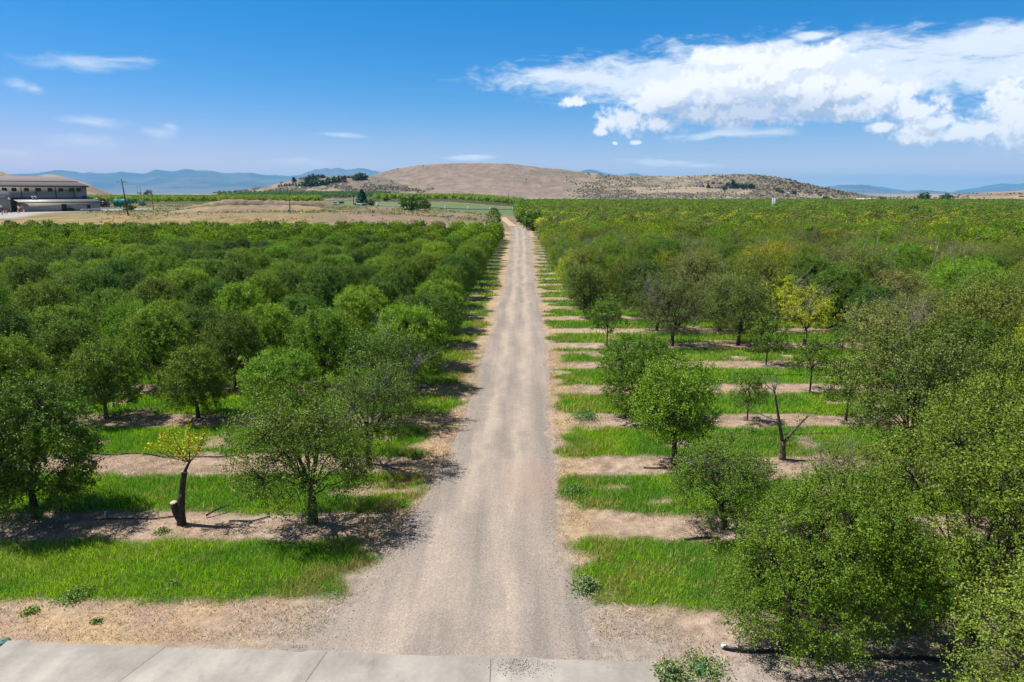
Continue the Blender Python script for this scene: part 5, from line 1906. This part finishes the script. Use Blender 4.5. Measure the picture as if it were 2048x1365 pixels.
hl = ['dark conifer at the left end of the long ranch house', 'low dark tree behind the left of the ranch house roof', 'low dark tree behind the middle of the ranch house roof', 'dark tree behind the right end of the ranch house', 'largest blue-green conifer right of the ranch house', 'blue-green tree next to the largest hillside conifer',
      'dark tree third in the row right of the ranch house', 'dark tree fourth in the row right of the ranch house', 'narrow conifer fifth in the row right of the ranch house', 'tall narrow conifer near the end of the ranch house row', 'last small conifer of the ranch house row', 'small dark bush in front of the ranch house corner',
      'brownish bush above the small white-walled house', 'dark bush left of the small white-walled house', 'dark bush right of the small white-walled house']
for (a, b, w, h, k, c), lb in zip(ht, hl):
    small_tree(a, b, w * 1.25, h * 1.1, c, lb, k, 'conifer_tree' if k == 'cone' else 'tree', 'trees round the hillside houses', nq=200)


# ------------------------------------------------------------------ buildings
MAT_TAN = siding('tan_siding', (.46, .40, .305), .9, 'X')
MAT_TAN2 = siding('pale_siding', (.56, .47, .355), .9, 'X')
MAT_ROOF = siding('mauve_roof', (.29, .235, .235), 1.2, 'X')
MAT_ROOF2 = siding('grey_roof', (.36, .345, .34), 1.2, 'X')
MAT_TRIM = plain('brown_trim', (.075, .058, .054), .6, .1, 1)
MAT_STUCCO = plain('stucco', (.46, .42, .37), .9, .1, 1)
MAT_ROOFD = plain('dark_shingle', (.13, .10, .10), .9, .2, 1)
MAT_ROOFR = plain('red_brown_shingle', (.20, .125, .10), .9, .2, 1)
MAT_WHITEWALL = plain('white_wall', (.72, .71, .69), .8, .06, 1)


def packing_shed():
    A = at(-150, 400, 238)
    B = at(175.5, 400, 272)
    d = Vector((B.x - A.x, B.y - A.y))
    Ln = d.length
    ang = math.atan2(d.y, d.x)
    z0 = gz(B.x, B.y)
    r = empty('packing_shed', (A.x, A.y, z0), ang)
    tag(r, 'long tan packing shed with a mauve metal roof and a row of small windows', 'building')
    # local: x along the front, y to the back, z up
    zB = at(175.5, 374, 272).z - z0
    H1 = zB
    W1 = 30.0
    Hr = at(148, 356.5, 285).z - z0
    g = Geo()
    g.box((Ln / 2, W1 / 2, H1 / 2 - .5), (Ln, W1, H1 + 1))
    # gable
    g.obj('wall', MAT_TAN, r)
    g = Geo()
    e = .7
    rx = Ln - 3.2
    zr = Hr
    y0, y1, ym = -e, W1 + e, W1 * .5
    za = H1 + .02
    th = .25
    for s in (0, th):
        pass
    V = [(-2, y0, za), (Ln + e, y0, za), (rx, ym, zr), (-2, ym, zr), (Ln + e, y1, za), (-2, y1, za)]
    V2 = [(x, y, z + th) for x, y, z in V]
    g.add(V + V2, [(6, 7, 8, 9), (9, 8, 10, 11), (0, 3, 2, 1), (3, 5, 4, 2), (0, 1, 7, 6), (5, 11, 10, 4)], [(1, 2, 4), (7, 10, 8)])
    g.add([V[1], V[4], V2[4], V2[1]], [(0, 1, 2, 3)])
    rf_ = g.obj('roof', MAT_ROOF, r)
    g = Geo()
    g.box((Ln / 2, y0 - .06, za + .05), (Ln + 2 * e, .12, .45))
    g.obj('fascia', MAT_TRIM, rf_)
    g = Geo()
    g.tube(np.array([(-2, 6.2, za + th + (zr - za) * (6.9 / (W1 / 2 + e)) + .12), (Ln - 1.2, 6.2, za + th + (zr - za) * (6.9 / (W1 / 2 + e)) + .12)]), .12, 4)
    g.obj('snow_rail', MAT_TRIM, rf_)

    def lx(px):
        # local x where the ray of a photo column meets the front wall
        dd = px_dir(px, 400)
        k = dd.x / dd.y
        # point A + s*u ; x = k*y
        ux, uy = d.x / Ln, d.y / Ln
        return (k * A.y - A.x) / (ux - k * uy)
    for px in (12, 31, 56, 80, 103, 124.5, 145.5, 160):
        f = Geo()
        x = lx(px)
        f.box((x, -.05, H1 - 1.15), (1.5, .14, 1.25))
        fo = f.obj('window', MAT_TRIM, r)
        p = Geo()
        p.box((x, -.11, H1 - 1.15), (1.2, .06, .95))
        p.obj('pane', MAT_GLASS, fo)
    for px in (8.5, 45, 74.5, 113.5, 150):
        f = Geo()
        f.tube(np.array([(lx(px), -.12, H1 - .3), (lx(px), -.12, 4.3)]), .13, 6)
        f.obj('downspout', MAT_TRIM, r)
    f = Geo()
    f.box((lx(169.5), -.05, H1 - 4.4), (1.3, .14, 2.0))
    f.obj('vent', MAT_GLASS, r)
    # lean-to
    xa, xb = lx(24), lx(186)
    dep = 12.0
    zt = 4.3
    ze = 3.2
    g = Geo()
    g.box(((xa + xb) / 2, -dep / 2 - .02, ze / 2 - .5), (xb - xa - 1.2, dep - .6, ze + 1))
    lw = g.obj('lean_to_wall', MAT_TAN2, r)
    g = Geo()
    V = [(xa, -.02, zt), (xb, -.02, zt), (xb, -dep - .4, ze), (xa, -dep - .4, ze)]
    V2 = [(x, y, z + .2) for x, y, z in V]
    g.add(V + V2, [(0, 1, 2, 3), (7, 6, 5, 4), (3, 2, 6, 7), (2, 1, 5, 6), (0, 3, 7, 4)])
    lr = g.obj('lean_to_roof', MAT_ROOF2, r)
    g = Geo()
    g.box(((xa + xb) / 2, -dep - .46, ze + .05), (xb - xa, .1, .35))
    g.box(((xa + xb) / 2, -.10, zt + .45), (xb - xa, .14, .4))
    g.obj('fascia', MAT_TRIM, lr)
    for px in (54.5, 60.5):
        x = lx(px) + 1
        g = Geo()
        g.tube(np.array([(x, -4.5, 3.6), (x, -4.5, 5.0)]), .22, 8)
        g.lathe((x, -4.5, 5.0), [(0.01, .55), (.42, .4), (.45, .15), (.22, 0)], 10)
        g.obj('roof_vent', MAT_WHITE, r)
    for px, w, hgt in ((112, 1.6, 2.6), (160, 1.1, 2.2)):
        g = Geo()
        x = lx(px)
        g.box((x, -dep + .26, hgt / 2), (w, .16, hgt))
        g.obj('door', MAT_DARK, r)
    # taller annex at the picture edge
    g = Geo()
    xe = lx(8)
    g.box((xe - 9, -6.5, 2.6), (18, 11, 6.2))
    an = g.obj('annex_wall', MAT_TAN2, r)
    g = Geo()
    V = [(-6, -.2, 7.4), (xe + .6, -.2, 7.4), (xe + .6, -12.6, 5.6), (-6, -12.6, 5.6)]
    V2 = [(x, y, z + .22) for x, y, z in V]
    g.add(V + V2, [(0, 1, 2, 3), (7, 6, 5, 4), (3, 2, 6, 7), (2, 1, 5, 6)])
    g.obj('annex_roof', MAT_ROOF2, r)


packing_shed()


def house(px, py, wpx, wall_hpx, roof_hpx, dep, label, wallm, roofm, name='house', nwin=4, hip=True, Y=None, cat='house'):
    p = hit(px, py) if Y is None else Vector((at(px, py, Y).x, Y, at(px, py, Y).z))
    s = p.y / 1365.33
    w, h, rh = wpx * s, wall_hpx * s, roof_hpx * s
    r = empty(name, p, math.atan2(-p.x, p.y) * .6)
    tag(r, label, cat)
    g = Geo()
    g.box((0, dep / 2, h / 2 - 1), (w, dep, h + 2))
    wo_ = g.obj('wall', wallm, r)
    e = .06 * w if w < 20 else .8
    ins = dep * .5 if hip else -.0
    a, b = -w / 2 - e, w / 2 + e
    V = [(a, -e, h), (b, -e, h), (b, dep + e, h), (a, dep + e, h), (a + ins, dep / 2, h + rh), (b - ins, dep / 2, h + rh), (a, -e, h - .25), (b, -e, h - .25), (b, dep + e, h - .25), (a, dep + e, h - .25)]
    g = Geo()
    g.add(V, [(0, 1, 5, 4), (2, 3, 4, 5), (6, 7, 1, 0), (7, 8, 2, 1), (9, 6, 0, 3), (8, 9, 3, 2), (9, 8, 7, 6)], [(1, 2, 5), (3, 0, 4)])
    g.obj('roof', roofm, r)
    for k in range(nwin):
        x = (k - (nwin - 1) / 2) * w / nwin
        f = Geo()
        f.box((x, -.04, h * .5), (w / nwin * .5, .16, h * .55))
        f.obj('window', MAT_GLASS, r)
    return r


house(1400, 374.5, 16, 3, 3, 9, 'small flat house at the left of the long ranch house', MAT_STUCCO, MAT_ROOFD, nwin=3)
house(1434, 377, 36, 4.2, 4, 12, 'long ranch house with a red-brown roof on the bare hillside', MAT_STUCCO, MAT_ROOFR, nwin=6)
house(1577, 388.5, 15, 3.5, 3.5, 10, 'small white-walled house with a dark roof low on the hillside', MAT_WHITEWALL, MAT_ROOFD, nwin=2)
house(637, 367, 17, 3.5, 3, 9, 'dark low house in the middle of the hilltop grove', plain('dark_wall', (.13, .11, .11), .8, .1, 1), MAT_ROOFD, nwin=3)
house(707, 356, 20, 3, 2.5, 10, 'brown house on the hilltop skyline beside the big round tree', plain('brown_wall', (.22, .15, .12), .8, .1, 1), MAT_ROOFD, nwin=4)
house(605, 358.5, 12, 2.2, 1.8, 8, 'low house half hidden at the left of the hilltop skyline', MAT_STUCCO, MAT_ROOFD, nwin=2)
house(722, 412, 17, 3.5, 1.2, 5, 'small grey shed in front of the blue-green conifer', MAT_GREYMETAL, MAT_GREYMETAL, 'shed', 2, False, cat='shed')
house(825, 399.5, 52, 3.2, 1.5, 16, 'long low barn with a white metal roof in the far orchard', plain('barn_wall', (.22, .14, .11), .8, .1, 1), MAT_WHITE, 'barn', 5, False, Y=640, cat='barn')
house(1745, 401.5, 60, 2.6, 1.6, 16, 'long white shed at the foot of the low bluff', MAT_WHITEWALL, MAT_WHITE, 'shed', 5, False, Y=940, cat='shed')
house(676, 408, 20, 3.2, 1.6, 5, 'low shelter with a green roof and pale walls on the dirt yard', plain('pale_blue_wall', (.50, .58, .64), .7, .06, 1), plain('green_roof', (.03, .16, .11), .6, .1, 1), 'shelter', 2, False, cat='shelter')


# ------------------------------------------------------------------ yard objects
def container(px, py, wpx, hpx, dep, label, m, name='shipping_container'):
    p = hit(px, py)
    s = p.y / 1365.33
    w, h = wpx * s, hpx * s
    r = empty(name, p, .12)
    tag(r, label, 'container')
    g = Geo()
    g.box((0, dep / 2, h / 2 + .25), (w, dep, h - .5))
    nrib = int(w / .45)
    for k in range(nrib):
        g.box((-w / 2 + (k + .5) * w / nrib, -.03, h / 2 + .25), (.16, .06, h - .9))
    g.obj('body', m, r)
    for sx in (-.38, .38):
        f = Geo()
        f.box((sx * w, dep / 2, .12), (.5, dep * .8, .5))
        f.obj('support', MAT_DARK, r)
    return r


container(248.5, 416, 19, 17, 2.6, 'tall teal metal container beside the leaning utility pole', MAT_TEAL)
container(234, 415, 12, 15.5, 2.6, 'narrower teal metal container left of the tall one', MAT_TEAL)
for (px, w, h, lb) in ((176, 5, 10, 'dark grey tank at the left of the shed corner bins'), (183, 8, 11, 'pale grey tank in the middle of the shed corner bins'), (191, 5, 10.5, 'grey tank at the right of the shed corner bins')):
    p = hit(px, 417.5)
    s = p.y / 1365.33
    g = Geo()
    R_, H_ = w * s / 2, h * s
    g.lathe((0, 0, 0), [(R_, -.2), (R_, H_ * .3), (R_ * 1.03, H_ * .31), (R_, H_ * .33), (R_, H_ * .65), (R_ * 1.03, H_ * .66), (R_, H_ * .68), (R_, H_ * .92), (R_ * .5, H_), (.01, H_ * 1.02)], 14)
    o = g.obj('storage_tank', MAT_GREYMETAL)
    o.location = p
    tag(o, lb, 'tank', 'grey tanks by the shed corner')


def car(px, py, label, rz, m, kind='suv', length=4.7):
    p = hit(px, py)
    r = empty('parked_car', p, rz)
    tag(r, label, 'car', 'cars in the packing yard')
    k = length / 4.7
    if kind == 'suv':
        body = [(-2.35, .45), (-2.3, .95), (-1.3, 1.08), (-.55, 1.68), (1.75, 1.72), (2.2, 1.1), (2.32, .55), (2.2, .38), (-2.2, .38)]
        win = [(-1.12, 1.12), (-.5, 1.58), (1.62, 1.62), (1.95, 1.14)]
    else:
        body = [(-2.6, .5), (-2.55, 1.0), (-1.4, 1.12), (-.75, 1.72), (.55, 1.74), (.75, 1.15), (2.6, 1.12), (2.65, .55), (2.4, .42), (-2.4, .42)]
        win = [(-1.2, 1.16), (-.7, 1.62), (.45, 1.64), (.6, 1.18)]
    g = Geo()
    g.prism([(a * k, b * k) for a, b in body], (1, 0, 0), (0, 0, 1), (0, 1.8 * k, 0), (0, -.9 * k, 0))
    g.obj('body', m, r)
    g = Geo()
    g.prism([(a * k, b * k) for a, b in win], (1, 0, 0), (0, 0, 1), (0, 1.84 * k, 0), (0, -.92 * k, 0))
    g.obj('window', MAT_GLASS, r)
    for sx in (-1.45, 1.45):
        for sy in (-.93, .72):
            f = Geo()
            f.tube(np.array([(sx * k, sy * k, .34 * k), (sx * k, (sy + .21) * k, .34 * k)]), .34 * k, 14)
            w = f.obj('wheel', MAT_RUBBER, r)
            h_ = Geo()
            h_.tube(np.array([(sx * k, (sy - .01) * k, .34 * k), (sx * k, (sy + .22) * k, .34 * k)]), .2 * k, 10)
            h_.obj('rim', MAT_GREYMETAL, w)
    return r


car(81, 421, 'white car parked behind the light green tree', .1, MAT_CARWHITE, 'suv', 5.0)
car(3, 421, 'white pickup truck cut by the picture edge', .2, MAT_CARWHITE, 'pickup', 5.0)
car(212, 411, 'white vehicle parked behind the smaller purple tree', .3, MAT_CARWHITE, 'suv', 5.2)
car(1959, 412, 'white truck on the far road past the patchy block', .3, MAT_CARWHITE, 'pickup', 7.0)
# rock at the yard edge
p = hit(14.5, 421)
g = Geo()
v = np.array([(math.sin(b) * math.cos(a), math.sin(b) * math.sin(a), math.cos(b)) for b in np.linspace(.01, 1.9, 7) for a in np.arange(10) * .628])
v *= (1 + .2 * np.sin(v[:, :1] * 7 + v[:, 2:] * 5)) * np.array([1.0, .8, 1.7])
I = (np.arange(6)[:, None] * 10 + np.arange(10)[None, :])
I2 = (np.arange(6)[:, None] * 10 + (np.arange(10)[None, :] + 1) % 10)
g.add(v + np.array([0, 0, .2]), np.stack([I.ravel(), I2.ravel(), I2.ravel() + 10, I.ravel() + 10], -1))
o = g.obj('boulder', plain('tan_rock', (.45, .36, .29), .9, .2, 2), None, True)
o.location = p
tag(o, 'tan upright boulder at the yard entrance', 'boulder')
# barrels
bl = ['first', 'second', 'third', 'fourth', 'fifth', 'sixth', 'seventh']
for k, (px, py) in enumerate(((8.5, 427), (13.5, 427), (37, 426), (49, 425), (60, 424), (69, 423.5), (103, 421))):
    p = hit(px, py)
    r = empty('traffic_barrel', p)
    tag(r, f'orange traffic barrel, {bl[k]} from the picture edge along the yard', 'barrel', 'orange traffic barrels along the yard')
    g = Geo()
    g.lathe((0, 0, 0), [(.36, 0), (.36, .08), (.30, .09), (.27, .95), (.2, 1.02), (.01, 1.03)], 10)
    g.obj('body', MAT_ORANGE, r)
    g = Geo()
    g.lathe((0, 0, 0), [(.297, .35), (.30, .36), (.293, .5), (.285, .51)], 10)
    g.obj('band', MAT_WHITE, r)


def lamp_post(px, py, hpx, label):
    p = hit(px, py)
    h = hpx * p.y / 1365.33
    r = empty('street_lamp', p)
    tag(r, label, 'street lamp', 'lamps along the yard')
    g = Geo()
    g.tube(np.array([(0, 0, -.2), (0, 0, .6), (0, 0, .62), (0, 0, h - .5)]), [.14, .14, .08, .06], 8)
    g.obj('pole', MAT_DARK, r)
    g = Geo()
    g.lathe((0, 0, h - .5), [(.08, 0), (.28, .12), (.34, .34), (.26, .55), (.01, .66)], 10)
    g.obj('globe', MAT_WHITE, r)


lamp_post(22.5, 427, 29, 'white globe lamp on a dark post in front of the packing shed')
lamp_post(4.5, 430, 17, 'short dark lamp post cut near the picture edge')

# white guard rails by the yard
g = Geo()
for (a, b) in (((158, 421), (205, 419)), ((163, 424), (262, 421)), ((118, 422), (150, 420.5))):
    A, B = hit(*a), hit(*b)
    for k in range(5):
        q = A.lerp(B, k / 4)
        q.z = gz(q.x, q.y)
        g.box((q.x, q.y, q.z + .4), (.14, .14, .9))
    n = 8
    P = [A.lerp(B, t) for t in np.linspace(0, 1, n)]
    P = np.array([(q.x, q.y, gz(q.x, q.y) + .75) for q in P])
    g.tube(P, .16, 5)
r = g.obj('guard_rail', MAT_WHITE)
tag(r, 'low white guard rails along the yard by the purple trees', 'guard rail')


# ------------------------------------------------------------------ poles
def pole(px, py_base, py_top, label, arms=((.9, 1.5),), p=None, rad=.16, lean=0.0, mat=None, name='utility_pole', double=0.0):
    if p is None:
        p = hit(px, py_base)
    h = (at(px, py_top, p.y).z - p.z)
    r = empty(name, p)
    tag(r, label, 'utility pole')
    g = Geo()
    offs = (-double / 2, double / 2) if double else (0,)
    for o in offs:
        g.tube(np.array([(o + lean * h, 0, -.4), (o + lean * h * .5, 0, h * .5), (o, 0, h)]), [rad * 1.15, rad, rad * .75], 7)
    po = g.obj('post', mat or MAT_POLE, r)
    for (f, half) in arms:
        a = Geo()
        a.box((0, -rad, h * f), (half * 2 + double, .12, .14))
        ao = a.obj('crossarm', mat or MAT_POLE, r)
        i = Geo()
        for x in (-half - double / 2 + .08, -half * .45, half * .45, half + double / 2 - .08):
            i.lathe((x, -rad, h * f + .07), [(.03, 0), (.055, .06), (.055, .16), (.02, .22)], 6)
        i.obj('insulator', MAT_GREYMETAL, ao)
    return r


pole(251, 429, 358, 'tall leaning wooden utility pole with one crossarm before the teal container', ((.915, 1.55),), lean=.075, rad=.19,
     p=Vector((at(251, 430, 226).x, 226.0, gz(at(251, 430, 226).x, 226))))
pole(307, 421, 383, 'bare dark pole without crossarm on the dry bank', (), rad=.13)
pole(279, 392, 370, 'grey twin-pole line support above the far orchard', ((.88, 2.0),), p=Vector((at(279, 392, 760).x, 760, 5)), rad=.2, mat=MAT_BARK_GREY, double=3.5)
pole(580.5, 428, 385, 'wooden pole with a small transformer arm beside the dirt mounds', ((.93, .8), (.85, .5)), rad=.14)
pole(707.5, 411, 380, 'tall dark pole left of the blue-green conifer', ((.93, .7),), rad=.2)
pole(749.5, 400, 377, 'pale pole with two arms right of the blue-green conifer', ((.95, 1.0), (.82, 1.0)), p=Vector((at(749, 400, 600).x, 600, gz(at(749, 400, 600).x, 600))), mat=MAT_BARK_GREY, rad=.22)
pole(1016.5, 405, 382, 'weathered pole with a tilted cross below the long hill', ((.8, 2.6),), p=Vector((at(1016.5, 405, 620).x, 620, 0)), mat=MAT_BARK_GREY, rad=.3)
pole(1293.5, 398, 383, 'thin lattice line pole on the edge of the orchard sea', ((.92, 1.2), (.8, 1.4)), p=Vector((at(1293, 398, 800).x, 800, 0)), rad=.25)
for k, (px, pt, lb) in enumerate(((535, 384, 'thin pole among the far orchard before the mounds'), (589, 379, 'thin pole left of the dark rising orchard'), (620, 383, 'thin pole in front of the dark rising orchard'), (874, 383, 'small pole at the foot of the long hill, left of its middle'),
                                 (927, 384, 'small pole beside the small dark conifer under the long hill'), (945, 384.5, 'small pole right of the small dark conifer under the long hill'))):
    pole(px, 398, pt, lb, ((.93, .8),), p=Vector((at(px, 398, 720).x, 720, gz(at(px, 398, 720).x, 720))), rad=.2, mat=MAT_BARK_GREY)
for k, (px, pt) in enumerate(((1725, 379), (1756, 387), (1764, 388), (1780, 386), (1828, 383), (1837, 384), (1855, 384), (1876, 391), (1935, 392))):
    pole(px, 402, pt, f'distant line pole, {ORD[k + 1]} from the long white shed end along the low bluff', ((.92, 1.2),), p=Vector((at(px, 402, 1000).x, 1000, 0)), rad=.24, mat=MAT_BARK_GREY)
# pale standpipes at the far road
sp_ = [(755, 413.5), (801.5, 415.5), (846, 417.5), (891, 419.5), (936.5, 421), (980.5, 421.5), (1026.5, 421)]
for k, (px, py) in enumerate(sp_):
    p = hit(px, py)
    r = empty('standpipe', p)
    tag(r, f'white irrigation standpipe at the green field edge, {ORD[k + 1]} from the bushy conifer', 'standpipe', 'white standpipes along the green field')
    g = Geo()
    g.tube(np.array([(0, 0, -.2), (0, 0, 1.5)]), .34, 10)
    g.obj('pipe', MAT_WHITE, r)
    g = Geo()
    g.lathe((0, 0, 1.5), [(.42, 0), (.42, .12), (.3, .3), (.01, .36)], 10)
    g.obj('cap', MAT_WHITE, r)
# low dark pipe rail between the standpipes
P = np.array([(*hit(px, py).xy, 0) for px, py in sp_])
P[:, 2] = elev(P[:, 0], P[:, 1]) + .55
g = Geo()
g.tube(P + np.array([0, 1.0, 0]), .22, 6)
tag(g.obj('irrigation_pipe', MAT_GREYMETAL), 'long low grey pipe running behind the white standpipes', 'pipe')
# twin pale silos
for (px, lb) in ((1545.5, 'left of two slim pale blue tanks rising from the orchard sea'), (1549.5, 'right of two slim pale blue tanks rising from the orchard sea')):
    Y = 420.0 + (px > 1547) * 2
    x = at(px, 405, Y).x
    h = at(px, 398, Y).z
    r = empty('water_tank', (x, Y, 0))
    tag(r, lb, 'tank', 'slim pale tanks')
    g = Geo()
    g.tube(np.array([(0, 0, 0), (0, 0, h)]), .42, 12)
    g.obj('body', plain('pale_blue_paint', (.50, .60, .66), .5, .08, 1), r)
    g = Geo()
    g.lathe((0, 0, h), [(.5, -.05), (.5, .1), (.3, .3), (.01, .38)], 12)
    g.obj('lid', MAT_WHITE, r)


# dirt mounds of the cleared strip
def mound(p0, p1, hmax, depth, seed, label):
    A, B = hit(*p0), hit(*p1)
    n, m = 150, 24
    V = []
    C_ = []
    for i in range(n):
        t = i / (n - 1)
        c = A.lerp(B, t)
        for j in range(m):
            u = j / (m - 1)
            x, y = c.x, c.y + (u - .15) * depth
            prof = math.sin(math.pi * u) ** .8 * math.sin(math.pi * t) ** .4
            hh = hmax * prof * (0.35 + .75 * float(fbm(np.array([x * .07]), np.array([y * .05]), seed, 3)[0]) + .38 * float(fbm(np.array([x * .5]), np.array([y * .5]), seed + 3, 3)[0] - .5))
            V.append((x, y, gz(x, y) - .1 + hh))
            q = float(fbm(np.array([x * .2]), np.array([y * .2 + hh]), seed + 5, 4)[0])
            C_.append(np.array([.33, .245, .185]) * (0.6 + .8 * q) if q < .56 else np.array([.33, .26, .13]))
    I = (np.arange(n - 1)[:, None] * m + np.arange(m - 1)[None, :]).ravel()
    o = link('dirt_mound', mesh('dirt_mound', V, np.stack([I, I + m, I + m + 1, I + 1], -1), MAT_LAND, [('Col', 'POINT', 'FLOAT_COLOR', rgba(np.array(C_)))], True))
    tag(o, label, 'dirt mound', 'dirt mounds on the cleared strip')


mound((355, 419), (668, 411), 4.6, 26, 5, 'long pale dirt mound in front of the far orchard')
mound((330, 428), (640, 423), 3.2, 20, 8, 'lower brown dirt bank in front of the long pale mound')
mound((640, 402), (712, 401), 3.0, 20, 9, 'dirt bank behind the green-roofed shelter')

# ------------------------------------------------------------------ air
g = Geo()
g.box((0, 0, 369.0), (68000, 68000, 742))
hz = g.obj('haze', None)
hm, nt, out = new_mat('haze_air')
pv = N(nt, 'ShaderNodeVolumePrincipled')
pv.inputs['Color'].default_value = (0.21, 0.585, 1.0, 1)
pv.inputs['Density'].default_value = 4.6e-5
pv.inputs['Anisotropy'].default_value = 0.0
L(nt, pv.outputs[0], out.inputs['Volume'])
hz.data.materials.clear()
hz.data.materials.append(hm)
hz.visible_shadow = True
tag(hz, kind='stuff')
